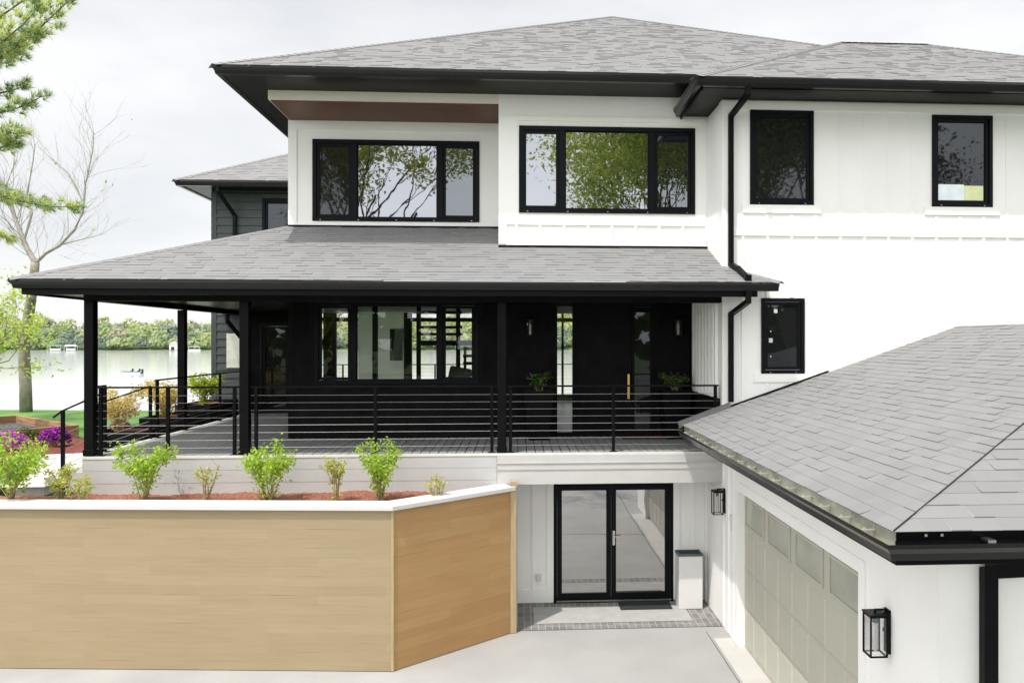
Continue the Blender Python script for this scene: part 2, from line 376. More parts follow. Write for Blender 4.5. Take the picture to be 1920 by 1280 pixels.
def clip(poly, axis, val, keep_above):
    out = []
    for i in range(len(poly)):
        a = poly[i]; b = poly[(i + 1) % len(poly)]
        ia = (a[axis] >= val) == keep_above or abs(a[axis] - val) < 1e-9; ib = (b[axis] >= val) == keep_above or abs(b[axis] - val) < 1e-9
        if ia: out.append(a)
        if ia != ib and abs(b[axis] - a[axis]) > 1e-12:
            t = (val - a[axis]) / (b[axis] - a[axis]); out.append(tuple(a[k] + (b[k] - a[k]) * t for k in range(2)))
    return out
def roof_plane(mb, pts, course=.14, step=.010):
    """pts: 3D convex polygon, first edge is the eave; laid as overlapping shingle courses with uv in metres"""
    P = [Vector(p) for p in pts]; o = P[0]; ex = (P[1] - P[0]).normalized(); n = None
    for q in P[2:]:
        n = ex.cross(q - o)
        if n.length > 1e-6: break
    n.normalize()
    if n.z < 0: n = -n
    ey = n.cross(ex)
    poly = [((p - o).dot(ex), (p - o).dot(ey)) for p in P]
    if max(p[1] for p in poly) < abs(min(p[1] for p in poly)):
        ey = -ey; poly = [(a, -b) for a, b in poly]
    vmax = max(p[1] for p in poly); k = 0
    off = random.random() * 5; rn = random.Random(len(mb.v) + 17)
    while k * course < vmax - 1e-4:
        v0, v1 = k * course, min((k + 1) * course, vmax)
        c = clip(clip(poly, 1, v0, True), 1, v1, False); k += 1
        if len(c) < 3: continue
        ua, ub = min(q[0] for q in c), max(q[0] for q in c); u = ua
        while u < ub - 1e-6:
            w = rn.uniform(.12, .30); u2 = u + w if ub - u - w > .12 else ub
            tb = clip(clip(c, 0, u, True), 0, u2, False); u = u2
            if len(tb) < 3: continue
            st = step * rn.choice((.3, .45, 1.0)); lo = [i for i, q in enumerate(tb) if abs(q[1] - v0) < 1e-6]
            vs = [o + ex * a + ey * b + n * (.001 + st * (1 - (b - v0) / course)) for (a, b) in tb]; uv = [(a + off, b) for (a, b) in tb]
            f = list(range(len(tb))); fs = []
            if (vs[1] - vs[0]).cross(vs[-1] - vs[0]).dot(n) < 0: f.reverse()
            fs.append(tuple(f)); o_ = len(mb.f)
            if len(lo) == 2:
                p, q = lo; vs += [o + ex * tb[p][0] + ey * v0, o + ex * tb[q][0] + ey * v0]
                fs.append((p, q, len(vs) - 1, len(vs) - 2))
            mb.add(vs, fs); mb.uv[o_] = [uv[i] for i in f]
            if len(fs) > 1: mb.uv[o_ + 1] = [(tb[lo[0]][0] + off, v0)] * 4

GUT = [(0, 0), (0, -.125), (.075, -.125), (.088, -.072), (.122, -.03), (.122, 0), (.112, 0), (.112, -.028), (.079, -.066), (.067, -.117), (.008, -.117), (.008, 0)]
def gutter(path, parent, name='gutter', label=None):
    mb = MB(); mb.sweep(path, GUT); return mb.build(name, 'gutter_black', parent, fixn=True, label=label)

# ------------------------------------------------------------------ key measures of the house
YW = 14.8; YM = 13.6; YR = 12.6; YD = 12.6; YB = 13.8; XG = 3.4; XL = -4.32; ZD = 2.87; XDL = -6.9

# ------------------------------------------------------------------ ground, driveway, lake
def sheet(name, mats, pts, uvs=None):
    mb = MB(); mb.add(pts, [tuple(range(len(pts)))]); return tag(mb.build(name, mats), kind='structure')
sheet('ground', 'ground', [(-500, -500, -.02), (500, -500, -.02), (500, 11.3, -.02), (-500, 11.3, -.02)])
sheet('driveway', 'concrete', [(-14, -16, 0), (14, -16, 0), (14, 14.0, 0), (-14, 14.0, 0)])
mb = MB()
for x in (3.05,): mb.box(x, x + .014, -16, 12.3, .002, .004)
for y in (9.0,): mb.box(-14, 3.3, y, y + .012, .002, .0045)
tag(mb.build('driveway_joints', 'boulder'), kind='structure')
sheet('apron', 'concrete_pale', [(3.1, 6.9, .008), (3.5, 6.9, .008), (3.5, 12.0, .008), (3.1, 12.0, .008)])
sheet('paver_border', 'paver_brick', [(0, 12.5, .010), (3.4, 12.5, .010), (3.4, 13.8, .010), (0, 13.8, .010)])
sheet('paved_slab', 'paver_slab', [(.28, 12.76, .016), (2.95, 12.76, .016), (2.95, 13.56, .016), (.28, 13.56, .016)])

def grid(name, m, xs, ys, fz):
    mb = MB(); nx, ny = len(xs), len(ys)
    vs = [(x, y, fz(x, y)) for y in ys for x in xs]
    mb.add(vs, [(j * nx + i, j * nx + i + 1, (j + 1) * nx + i + 1, (j + 1) * nx + i) for j in range(ny - 1) for i in range(nx - 1)])
    return tag(mb.build(name, m, smooth=True), kind='structure')
def lin(a, b, n): return [a + (b - a) * i / (n - 1) for i in range(n)]
def lawn_z(x, y):
    base = 2.22 + .05 * math.sin(x * .4) * math.cos(y * .3)
    if y > 28: 
        t = min(1, (y - 28) / 30); base -= 7.2 * t * t * (3 - 2 * t) * .85 + (y - 28) * .02
    if x < -20: base += min(.5, (-20 - x) * .03)
    return base
grid('lawn', 'lawn', lin(-90, 90, 91), [16.0 + i * 1.2 for i in range(50)], lawn_z)
grid('side_lawn', 'lawn', lin(-60, -9.2, 40), lin(11.9, 16.0, 6), lawn_z)
sheet('lake', 'water', [(-3000, 40, -3.5), (3000, 40, -3.5), (3000, 900, -3.5), (-3000, 900, -3.5)])
def far_z(x, y):
    t = max(0, min(1, (y - 705) / 120)); h = 21 + 7 * math.sin(x * .006 + .8) + 4 * math.sin(x * .021)
    return -3.8 + (y > 700) * .4 + h * t
grid('far_shore', 'far_ground', lin(-900, 500, 120), lin(698, 1000, 20), far_z)

# ------------------------------------------------------------------ house
house = thing('house', 'large white and black lake house with grey hipped shingle roofs and a wraparound porch', 'house', (0, 14, 0))

def tri_window(Y, X0, X1, Z0, Z1, splits, gm, name='window', label=None, fr=.075, proud=.03, sash=(True, False, True), screws=True):
    """fixed centre light with two sashes; splits are the mullion centres"""
    f = MB(); m = .055; D = .10
    y0 = Y - proud; y1 = y0 + D
    f.box(X0, X1, y0, y1, Z1 - fr, Z1); f.box(X0, X1, y0, y1, Z0, Z0 + fr)
    f.box(X0, X0 + fr, y0, y1, Z0 + fr, Z1 - fr); f.box(X1 - fr, X1, y0, y1, Z0 + fr, Z1 - fr)
    for x in splits: f.box(x - m, x + m, y0 + .002, y1, Z0 + fr, Z1 - fr)
    w = f.build(name, 'frame_black', house, label=label, bevel=.004)
    eds = [X0 + fr - m] + list(splits) + [X1 - fr + m]
    for i in range(len(eds) - 1):
        a = eds[i] + m; b = eds[i + 1] - m; c = Z0 + fr; d = Z1 - fr
        if sash[i]:
            s_ = MB(); t = .05; ys = y0 + .028; ye = y0 + .085; g = .004; a += g; b -= g; c += g; d -= g
            s_.box(a, b, ys, ye, d - t, d); s_.box(a, b, ys, ye, c, c + t); s_.box(a, a + t, ys, ye, c + t, d - t); s_.box(b - t, b, ys, ye, c + t, d - t)
            s_.build('sash', 'frame_black', w, bevel=.003); a += t; b -= t; c += t; d -= t
        else:
            s_ = MB(); t = .018; s_.box(a, b, y0 + .045, y0 + .07, d - t, d); s_.box(a, b, y0 + .045, y0 + .07, c, c + t); s_.box(a, a + t, y0 + .045, y0 + .07, c + t, d - t); s_.box(b - t, b, y0 + .045, y0 + .07, c + t, d - t)
            s_.build('glazing_bead', 'frame_black', w); a += t; b -= t; c += t; d -= t
        p = MB(); p.box(a - .006, b + .006, y0 + .058, y0 + .064, c - .006, d + .006); p.build('pane', gm[i], w)
    if screws:
        n = max(2, len(splits) * 2 + 1)
        for i in range(n):
            x = X0 + .15 + (X1 - X0 - .3) * i / (n - 1); q = MB(); q.box(x - .012, x + .012, y0 - .006, y0 - .001, Z0 + .018, Z0 + .026); q.build('weep_cap', 'steel', w)
    return w
def rc(u0, v0, u1, v1, Y):
    a = at(u0, v0, Y); b = at(u1, v1, Y); return a[0], b[0], b[2], a[2]

# --- upper left white wall (set back) with window
ZS = 9.06                                  # main soffit
wl = rc(586, 261, 899, 417, YW); 
mb = MB(); wall_y(mb, YW, .2, XL, -.33, 6.5, 8.88, [wl])
for (a, b, c, d) in ((XL, XL + .16, 6.9, 8.88), (-.33 - .13, -.33, 6.9, 8.88)): mb.box(a, b, YW - .02, YW, c, d)
mb.box(XL + .16, -.46, YW - .02, YW, 8.70, 8.88); mb.box(XL + .16, -.46, YW - .02, YW, 6.86, 6.95)
mb.box(XL, XL + .2, YW + .2, 24, 5.6, 9.05)
mb.build('wall', 'white_paint', house, label='recessed white upper wall under the timber soffit')
tri_window(YW, *wl, (at(664, 300, YW)[0], at(825, 300, YW)[0]), ('glass_screen', 'glass_bright', 'glass_mid'), label='wide recessed three light window with a dark left sash', proud=.025)
# --- box frame with timber soffit above it
mb = MB(); mb.box(XL, -.33, YM, YW + .1, 8.90, ZS - .003); mb.build('fascia_box', 'cream_paint', house)
mb = MB(); mb.box(XL + .035, -.335, YM + .05, YW - .021, 8.875, 8.899); mb.build('timber_soffit', 'wood_soffit', house)
# --- upper middle white wall with window, battens below
wm = rc(973, 236, 1303, 402, YM)
mb = MB(); wall_y(mb, YM, .2, -.33, XG + .0, 6.0, ZS - .003, [wm])
mb.box(-.33, -.13, YM + .2, YW - .002, 6.3, 8.895)
mb.box(-.33, XG - .02, YM - .022, YM, 6.76, 6.90); mb.box(-.33, -.19, YM - .020, YM, 6.42, 6.76)
mb.box(-.19, XG - .02, YM - .022, YM, 6.40, 6.50)
mb.box(-.33, XG - .02, YM - .022, YM, 8.60, 8.68)
for i in range(9):
    x = -.02 + i * .425; mb.box(x - .022, x + .022, YM - .02, YM, 6.50, 6.76)
mb.box(-.33, wm[0], YM - .012, YM, 6.90, 8.60); mb.box(wm[1], XG - .02, YM - .012, YM, 6.90, 8.60)
mb.build('wall', 'white_paint', house, label='projecting white upper wall with short battens under its window')
tri_window(YM, *wm, (at(1054, 300, YM)[0], at(1222, 300, YM)[0]), ('glass_bright', 'glass_bright', 'glass_mid'), label='wide three light window with a bright left sash')
# --- right wing wall
w1 = rc(1406, 207, 1525, 385, YR); w2 = rc(1747, 216, 1860, 389, YR); w3 = rc(1427, 559, 1508, 700, YR)
mb = MB(); wall_y(mb, YR, .2, XG, 13.5, 2.2, 8.72, [w1, w2, w3])
mb.box(XG, XG + .11, YR - .022, YR, 2.9, 8.70)
mb.box(XG + .11, 13.5, YR - .026, YR, 6.46, 6.57)
mb.box(XG + .11, 13.5, YR - .022, YR, 8.56, 8.70)
for w in (w1, w2, w3): mb.box(w[0] - .13, w[1] + .13, YR - .024, YR, w[2] - .14, w[2] - .002)
i = 0
while XG + .35 + i * .415 < 13.3:
    x = XG + .35 + i * .415; i += 1
    segs = [(2.9, 6.46), (6.57, 8.56)]
    for w in (w1, w2, w3):
        if w[0] - .14 < x < w[1] + .14:
            ns = []
            for (p, q) in segs:
                if q <= w[2] - .14 or p >= w[3] + .002: ns.append((p, q)); continue
                if p < w[2] - .15: ns.append((p, w[2] - .15))
                if q > w[3] + .01: ns.append((w[3] + .01, q))
            segs = ns
    for (p, q) in segs: mb.box(x - .022, x + .022, YR - (.021 if q < 6.6 else .012), YR, p, q)
# left side of the right wing, facing the porch (deep battens), black below the rail
mb.box(XG, XG + .15, YR + .2, 24, 2.2, 8.70)
for k in range(9):
    y = YR + .28 + k * .24; mb.box(XG - .045, XG, y, y + .045, 3.75, 5.43)
mb.build('wall', 'white_paint', house, label='tall white board and batten wall of the right wing')
mb = MB(); mb.box(XG - .06, XG - .002, YR + .12, YW - .02, ZD + .03, 3.74); mb.build('wainscot', 'black_siding', house)
tri_window(YR, *w1, (), ('glass_screen',), sash=(True,), label='tall dark screened window nearest the downspout', fr=.06)
ww = tri_window(YR, *w2, (), ('glass_screen',), sash=(True,), label='tall window with a pale glow painted at its lower glass', fr=.06)
b_ = MB(); q = rc(1757, 345, 1845, 378, YR); b_.box(q[0], q[0] + .48, YR + .022, YR + .027, q[2], q[3]); b_.box(q[0] + .48, q[1], YR + .022, YR + .027, q[2], q[3] - .02, 1)  # painted sheet standing in for the glow in the lower glass
b_.build('painted_glow', ['glow_paint_pale', 'glow_paint_yellow'], ww)
w3o = tri_window(YR, *w3, (), ('glass_screen',), sash=(True,), label='small dark casement beside the porch roof end', fr=.06)
b_ = MB()
for (u, v, s_) in ((1455, 583, .03), (1446, 621, .01), (1446, 638, .032), (1446, 668, .01)):
    b_ = MB(); p = at(u, v, YR); b_.box(p[0] - s_, p[0] + s_, YR + .02, YR + .026, p[2] - s_ * 1.1, p[2] + s_ * 1.1); b_.build('sticker', 'bin_white', w3o)

# --- roofs
def hip_roof(label, planes, caps):
    mb = MB()
    for p in planes: roof_plane(mb, p)
    o = mb.build('roof', 'shingle', house, label=label)
    c = MB()
    for (a, b) in caps:
        a = Vector(a); b = Vector(b); d = (b - a); n = max(1, int(d.length / .14)); side = Vector((d.y, -d.x, 0)).normalized()
        for i in range(n):
            p0 = a + d * (i / n); p1 = a + d * ((i + 1.15) / n); w = .13; dz = Vector((0, 0, .016)); dz2 = Vector((0, 0, .010))
            c.quad(p0 - side * w + dz2 - Vector((0, 0, .045)), p0 + dz, p1 + dz2, p1 - side * w - Vector((0, 0, .045)), 0, [(i * .31, .02), (i * .31 + .1, .02), (i * .31 + .1, .1), (i * .31, .1)])
            c.quad(p0 + dz, p0 + side * w + dz2 - Vector((0, 0, .045)), p1 + side * w - Vector((0, 0, .045)), p1 + dz2, 0, [(i * .31, .02), (i * .31 + .1, .02), (i * .31 + .1, .1), (i * .31, .1)])
    if caps: c.build('ridge_cap', 'shingle', o)
    return o
EM = 12.75 + .115; ZM = 9.185
xm0, ym0 = -4.94, 12.75; t = 7.45; pm = .55; ap = (xm0 + t, ym0 + t, ZM + pm * t); ym1 = ym0 + 2 * t; xm1 = xm0 + 2 * t
A, B, C_, D_ = (xm0, ym0, ZM), (xm1, ym0, ZM), (xm1, ym1, ZM), (xm0, ym1, ZM)
main_roof = hip_roof('steep pyramid hip roof over the left of the upper storey', [(A, B, ap), (B, C_, ap), (C_, D_, ap), (D_, A, ap)], [(A, ap), (B, ap)])
xr0, yr0, zr = 2.785, 11.85, 8.845; t = 4.04; pr = .54; rr0 = (xr0 + t, yr0 + t, zr + pr * t)
rx = at(1737, 84, yr0 + t)[0]; rr1 = (rx, yr0 + t, zr + pr * t); xr1 = rx + t; yr1 = yr0 + 2 * t
A, B, C_, D_ = (xr0, yr0, zr), (xr1, yr0, zr), (xr1, yr1, zr), (xr0, yr1, zr)
right_roof = hip_roof('lower hip roof over the right wing', [(A, B, rr1, rr0), (B, C_, rr1), (C_, D_, rr0, rr1), (D_, A, rr0)], [(A, rr0), (B, rr1), (rr0, rr1)])
xw0, yw0, zw = -8.37, 19.25, 8.645; t = 3.2
A, B = (xw0, yw0, zw), (xw0 + 2 * t, yw0, zw); C_, D_ = (xw0 + 2 * t, yw0 + 2 * t, zw), (xw0, yw0 + 2 * t, zw); ap = (xw0 + t, yw0 + t, zw + .55 * t)
wing_roof = hip_roof('small hip roof over the rear left wing', [(A, B, ap), (B, C_, ap), (C_, D_, ap), (D_, A, ap)], [(A, ap)])
# eaves: soffit slab, fascia and gutter for each
def eave(roof, path, ztop, soffit, mats='soffit_black', drop=.13):
    f = MB(); f.sweep(path, [(-.02, -.01), (-.02, -drop), (.0, -drop), (.0, -.01)]); f.build('fascia', 'black_metal', roof, fixn=True)
    gutter([(p[0], p[1], ztop - .012) for p in path], roof)
    s_ = MB(); s_.add(soffit, [tuple(range(len(soffit)))]); s_.build('soffit', 'soffit_black', roof)
off = .115
def inset(x): return x + off
pth = [(xm0 + off, ym1 - .1, ZM), (xm0 + off, ym0 + off, ZM), (2.93, ym0 + off, ZM)]
eave(main_roof, pth, ZM, [(xm0 + off, ym0 + off, ZS), (4, ym0 + off, ZS), (4, YM + .1, ZS), (XL + .1, YM + .1, ZS), (XL + .1, ym1, ZS), (xm0 + off, ym1, ZS)])
pth = [(xr0 + off, YM - .03, zr), (xr0 + off, yr0 + off, zr), (xr1 - off, yr0 + off, zr)]
ZR = 8.72
eave(right_roof, pth, zr, [(xr0 + off, yr0 + off, ZR), (xr1 - off, yr0 + off, ZR), (xr1 - off, YR + .1, ZR), (XG + .1, YR + .1, ZR), (XG + .1, YM - .001, ZR), (xr0 + off, YM - .001, ZR)])
mb = MB(); mb.box(xr0 + off + .005, xr0 + off + .03, yr0 + off + .02, YM - .002, ZR - .06, ZR + .0); mb.box(xr0 + off + .005, xr1 - off, yr0 + off + .02, yr0 + off + .045, ZR - .02, ZR); mb.build('fascia', 'black_metal', right_roof)
pth = [(xw0 + off, yw0 + 6, zw), (xw0 + off, yw0 + off, zw), (XL - .01, yw0 + off, zw)]
ZWs = 8.53
eave(wing_roof, pth, zw, [(xw0 + off, yw0 + off, ZWs), (-4, yw0 + off, ZWs), (-4, 20.1, ZWs), (-7.65, 20.1, ZWs), (-7.65, 25, ZWs), (xw0 + off, 25, ZWs)])
# lower (porch) roof: follows the set-back of the two upper walls
xp0, yp0, zp, xp1 = -7.53, 11.85, 5.63, 4.15; sp = .42
def zf(y): return zp + sp * (y - yp0)
topL = (XL, YW, zf(YW)); c1 = (xp1, yp0, zp)
mb = MB()
roof_plane(mb, [(xp0, yp0, zp), (xp1, yp0, zp), (XG + .0, yp0 + (xp1 - XG), zf(yp0 + xp1 - XG)), (XG, YM, zf(YM)), (-.33, YM, zf(YM)), (XL, YM, zf(YM)), (xp0 + (XL - xp0) * (YM - yp0) / (YW - yp0), YM, zf(YM))])
a0 = xp0 + (XL - xp0) * (YM - yp0) / (YW - yp0)
roof_plane(mb, [(a0, YM, zf(YM)), (-.33, YM, zf(YM)), (-.33, YW, zf(YW)), topL])
roof_plane(mb, [(xp0, 22, zp), (xp0, yp0, zp), topL, (XL, 22, zf(YW))])
roof_plane(mb, [(xp1, yp0, zp), (xp1, YR, zp), (XG, YR, zf(YR))])
porch_roof = mb.build('roof', 'shingle', house, label='low wraparound porch roof')
c = MB()
def caps(c, a, b):
    a = Vector(a); b = Vector(b); d = b - a; n = int(d.length / .16); side = Vector((d.y, -d.x, 0)).normalized()
    for i in range(n):
        p0 = a + d * (i / n); p1 = a + d * ((i + 1.2) / n); dz = Vector((0, 0, .018)); e = Vector((0, 0, .026)); w = .12
        c.quad(p0 - side * w - e, p0 + dz, p1 + dz * .75, p1 - side * w - e * 1.3, 0, [(i * .31, .02), (i * .31 + .1, .02), (i * .31 + .1, .1), (i * .31, .1)])
        c.quad(p0 + dz, p0 + side * w - e, p1 + side * w - e * 1.3, p1 + dz * .75, 0, [(i * .31, .02), (i * .31 + .1, .02), (i * .31 + .1, .1), (i * .31, .1)])
caps(c, (xp0, yp0, zp), topL); c.build('ridge_cap', 'shingle', porch_roof); c = MB(); caps(c, c1, (XG, YR, zf(YR))); c.build('ridge_cap', 'shingle', porch_roof)
pth = [(xp0 + off, 20, zp), (xp0 + off, yp0 + off, zp), (xp1 - off + .08, yp0 + off, zp)]
gutter([(p[0], p[1], p[2] - .012) for p in pth], porch_roof)
f = MB(); f.sweep([(p[0], p[1], p[2]) for p in [(xp0 + off, 20, zp), (xp0 + off, yp0 + off, zp), (xp1 - .35, yp0 + off, zp)]], [(-.025, -.01), (-.025, -.225), (.0, -.225), (.0, -.01)]); f.build('fascia', 'black_metal', porch_roof, fixn=True)
ZP = 5.44
f = MB(); f.add([(xp0 + off, yp0 + off, ZP), (xp1 - .35, yp0 + off, ZP), (xp1 - .35, YR - .003, ZP), (XG - .003, YR - .003, ZP), (XG - .003, YW + .05, ZP), (XL, YW + .05, ZP), (XL, 20.05, ZP), (xp0 + off, 20.05, ZP)], [tuple(range(8))]); f.build('soffit', 'soffit_black', porch_roof)
f = MB(); f.box(-.335, XG, YM - .035, YM - .024, zf(YM) - .02, zf(YM) + .03); f.box(XL, -.335, YW - .035, YW - .022, zf(YW) - .02, zf(YW) + .03); f.build('flashing', 'black_metal', porch_roof)
# beam and posts
mb = MB(); mb.box(-6.87, XG - .0, YD + .01, YD + .19, 5.345, ZP - .002); mb.box(-6.87, -6.69, YD + .19, 20, 5.345, ZP - .002); mb.build('porch_beam', 'black_siding', house)
def post(x, y, w=.145):
    m_ = MB(); m_.box(x - w / 2, x + w / 2, y - w / 2, y + w / 2, ZD + .012, 5.344); m_.box(x - w / 2 - .012, x + w / 2 + .012, y - w / 2 - .012, y + w / 2 + .012, ZD + .012, ZD + .11); m_.build('porch_post', 'black_metal', house, bevel=.006)
for (u, y) in ((170.5, 12.69), (460, 12.69), (941, 12.69), (342, 16.3)): post(at(u, 700, y)[0], y)

# --- porch level dark wall
wp = rc(590, 565, 897, 719, YW)
s1 = rc(1040, 562, 1075, 812, YW); dr = rc(1075, 564, 1187, 812, YW); s2 = rc(1187, 562, 1225, 812, YW)
dz0 = ZD + .01
ent = (s1[0], s2[1], dz0, 5.44)
mb = MB(); wall_y(mb, YW, .2, XL, XG - .002, ZD - .3, 5.6, [wp, ent])
holes = [(wp[0] - .1, wp[1] + .1, wp[2] - .1, wp[3] + .1), (ent[0] - .09, ent[1] + .09, dz0, 5.5)]
lap_y(mb, YW, XL + .1, XG - .06, ZD + .02, 5.45, holes)
mb.box(XL, XL + .1, YW - .022, YW, ZD + .02, 5.44)
for (a, b, c0, d0) in ((wp[0] - .1, wp[1] + .1, wp[3] + .001, 5.44), (wp[0] - .1, wp[0] - .001, wp[2] - .1, wp[3]), (wp[1] + .001, wp[1] + .1, wp[2] - .1, wp[3]), (wp[0], wp[1], wp[2] - .1, wp[2] - .001)):
    if d0 > c0: mb.box(a, b, YW - .024, YW, c0, d0)
mb.prism([(XL + .005, YW + .2), (XL + .2, YW + .2), (-5.35, 20.1), (-5.55, 20.1)], ZD - .3, 5.55)
mb.build('wall', 'black_siding', house, label='black lap siding wall behind the porch')
pw = tri_window(YW, *wp, (at(663, 640, YW)[0], at(825, 640, YW)[0]), ('glass_clear',) * 3, label='wide clear window under the porch showing the room and lake behind', screws=False)
# entrance: frame, door slab, two sidelights
f = MB(); y0, y1 = YW - .02, YW + .1; j = .05
f.box(ent[0], ent[1], y0, y1, ent[3] - .06, ent[3]); f.box(ent[0], ent[1], y0, y1, dz0, dz0 + .06)
for x in (ent[0], s1[1] - j / 2 + .01, dr[1] - j / 2, ent[1] - j): f.box(x, x + j, y0, y1, dz0 + .06, ent[3] - .06)
door = f.build('front_door', 'black_siding', house, label='tall plain black entrance door with two narrow sidelights')
m_ = MB(); m_.box(s1[1] + .036, dr[1] - .026, YW + .02, YW + .07, dz0 + .062, ent[3] - .062); m_.build('door_leaf', 'black_siding', door, bevel=.004)
m_ = MB(); m_.box(ent[0] + j, s1[1] - .016, YW + .04, YW + .046, dz0 + .06, ent[3] - .06); m_.build('sidelight', 'glass_clear', door)
m_ = MB(); m_.box(dr[1] + .026, ent[1] - j, YW + .04, YW + .046, dz0 + .06, ent[3] - .06); m_.build('sidelight', 'glass_screen', door)
m_ = MB(); hx = at(1178, 720, YW)[0]; z1_ = at(1178, 701, YW)[2]; z0_ = at(1178, 747, YW)[2]
m_.box(hx - .02, hx + .02, YW - .045, YW - .02, z0_, z1_); 
for zz in (z0_ + .1, z1_ - .1): m_.box(hx - .01, hx + .01, YW - .02, YW + .025, zz - .01, zz + .01)
m_.build('handle', 'brass', door)

# --- rear left wing
ZWF = 2.5
wv = rc(492, 372, 552, 470, 20); wd = rc(487, 606, 545, 772, 20); wd = (wd[0], min(wd[1], -5.6), wd[2], wd[3])
mb = MB(); wall_y(mb, 20, .2, -7.75, -5.36, ZWF, 8.53, [wv, (wd[0], min(wd[1], -5.5), wd[2], wd[3])]); wall_y(mb, 20, .2, -5.36, XL, 5.6, 8.53, [wv])
lap_y(mb, 20, -7.62, -5.4, 5.45, 8.5, [wv, wd], expo=.2); lap_y(mb, 20, -7.62, -6.95, ZD + .1, 5.45, [wv, wd], expo=.2)
mbk = MB(); lap_y(mbk, 20, -6.95, -5.4, ZD + .1, 5.45, [wd], expo=.2)  # same wing wall, lapped in black to paint in the porch shade
mb.box(-7.75, -7.62, 19.97, 20, ZWF, 8.5)
mb.box(-7.75, -7.55, 20.2, 24, ZWF, 8.53); lap_x(mb, -7.75, 20.0, 24, ZD, 8.5)
mb.build('wall', 'grey_siding', house, label='dark grey lap siding wall of the rear left wing')
mbk.build('wall', 'black_siding', house, label='wing siding with porch shade painted in black at the rear end of the porch')
tri_window(20, *wv, (), ('glass_screen',), sash=(True,), label='small upstairs window on the rear left wing', screws=False)
tri_window(20, *wd, (), ('glass_screen',), sash=(True,), label='dark glazed door on the rear left wing', screws=False)
m_ = MB(); g0 = rc(426, 625, 451, 689, 20); m_.box(g0[0], g0[1], 19.95, 19.978, g0[2], g0[3])
for k in range(6): zz = g0[2] + (g0[3] - g0[2]) * k / 6; m_.box(g0[0], g0[1], 19.945, 19.95, zz, zz + .01)
m_.build('louvre', 'galv', house)

# --- downspouts
def spout(pts, parent, w=.085, h=.07, label=None, mats='black_metal'):
    m_ = MB(); P = [Vector(p) for p in pts]
    # square pipe swept with a constant section
    for i in range(len(P) - 1):
        d = (P[i + 1] - P[i]).normalized(); a = P[i] - d * (.02 if i else 0); b = P[i + 1] + d * .02
        m_.bar(a, b, w + .002 * (i % 2), h + .002 * (i % 2), up=(0, -1, 0) if abs(d.y) < .9 else (0, 0, 1))
    return m_.build('downspout', mats, parent, bevel=.008, label=label)
dx = 3.53
sp1 = spout([(dx + .1, yr0 + .07, zr - .1), (dx + .1, yr0 + .07, zr - .25), (dx, YR - .07, zr - .42), (dx, YR - .07, zf(YR - .07) + .06), (dx + .05, YR - .3, zf(YR - .3) + .07), (dx + .1, yp0 + .1, zp + .07)], house, label='long black downspout from the right wing eave to the porch roof')
spout([(dx + .1, yp0 + .05, zp - .12), (dx + .1, yp0 + .05, zp - .3), (dx, YR - .07, zp - .48), (dx, YR - .07, 3.72)], house, label='short black downspout from the porch gutter to the garage roof')
m_ = MB(); q = (dx + .1, yp0 + .09); m_.box(q[0] - .05, q[0] + .05, q[1] - .06, q[1] + .06, zp - .02, zp + .12); m_.build('downspout_outlet', 'black_metal', house)
spout([(-7.35, yw0 + .1, zw - .12), (-7.35, yw0 + .1, zw - .25), (-7.15, 19.92, zw - .75), (-7.15, 19.92, 6.2)], house, label='black downspout on the rear left wing upstairs')
spout([(-7.1, 19.3, 5.42), (-7.1, 19.3, 5.2), (-6.95, 19.9, 4.75), (-6.95, 19.9, 2.9)], house, label='black downspout on the rear left wing at porch level')

# --- deck
mb = MB(); n = 0; x = XDL + .1
while x < XG - .08:
    yb = YW - .03 if x > XL - .05 else 19.97
    mb.box(x, x + .130, YD + .03, yb, ZD - .03, ZD); x += .145
deck = mb.build('deck', 'deck_grey', house, label='grey porch deck of narrow boards')
mb = MB(); mb.box(XDL, XG - .01, YD - .012, YD + .026, ZD - .035, ZD + .004); mb.box(XDL, XDL + .095, YD + .03, 20, ZD - .03, ZD + .004); mb.build('deck_edge', 'deck_edge', deck)
mb = MB(); mb.box(XDL + .06, XG - .02, YD + .05, YW, ZD - .12, ZD - .05); mb.box(XDL + .06, XL, YW, 20, ZD - .12, ZD - .05); mb.build('joist', 'interior_dark', deck)
mb = MB(); mb.box(-.33, XG - .004, YD, YD + .05, 2.36, ZD - .037); mb.box(-.33, XG - .004, YD - .014, YD, 2.60, ZD - .037); mb.box(-.33, XG - .004, YD - .030, YD - .014, 2.705, 2.72)
mb.box(-.33, XG - .004, YD + .05, YB, 2.37, 2.40); mb.build('deck_fascia', 'trim_white', deck)
mb = MB(); mb.box(XDL + .02, -.335, YD + .003, YD + .2, 1.6, ZD - .037); mb.box(XDL + .02, XDL + .2, YD + .2, 20, 1.6, ZD - .037)
for k, z in enumerate((2.44, 2.64)): mb.box(XDL + .02, -.335, YD - .001, YD + .003, z + .004, z + .194)
mb.box(-.5, -.03, YD + .2, YD + .35, 0, 2.24)
mb.box(-.03, .0, YD + .002, YB + .1, 0, 2.36)
mb.build('foundation', 'foundation_grey', house)

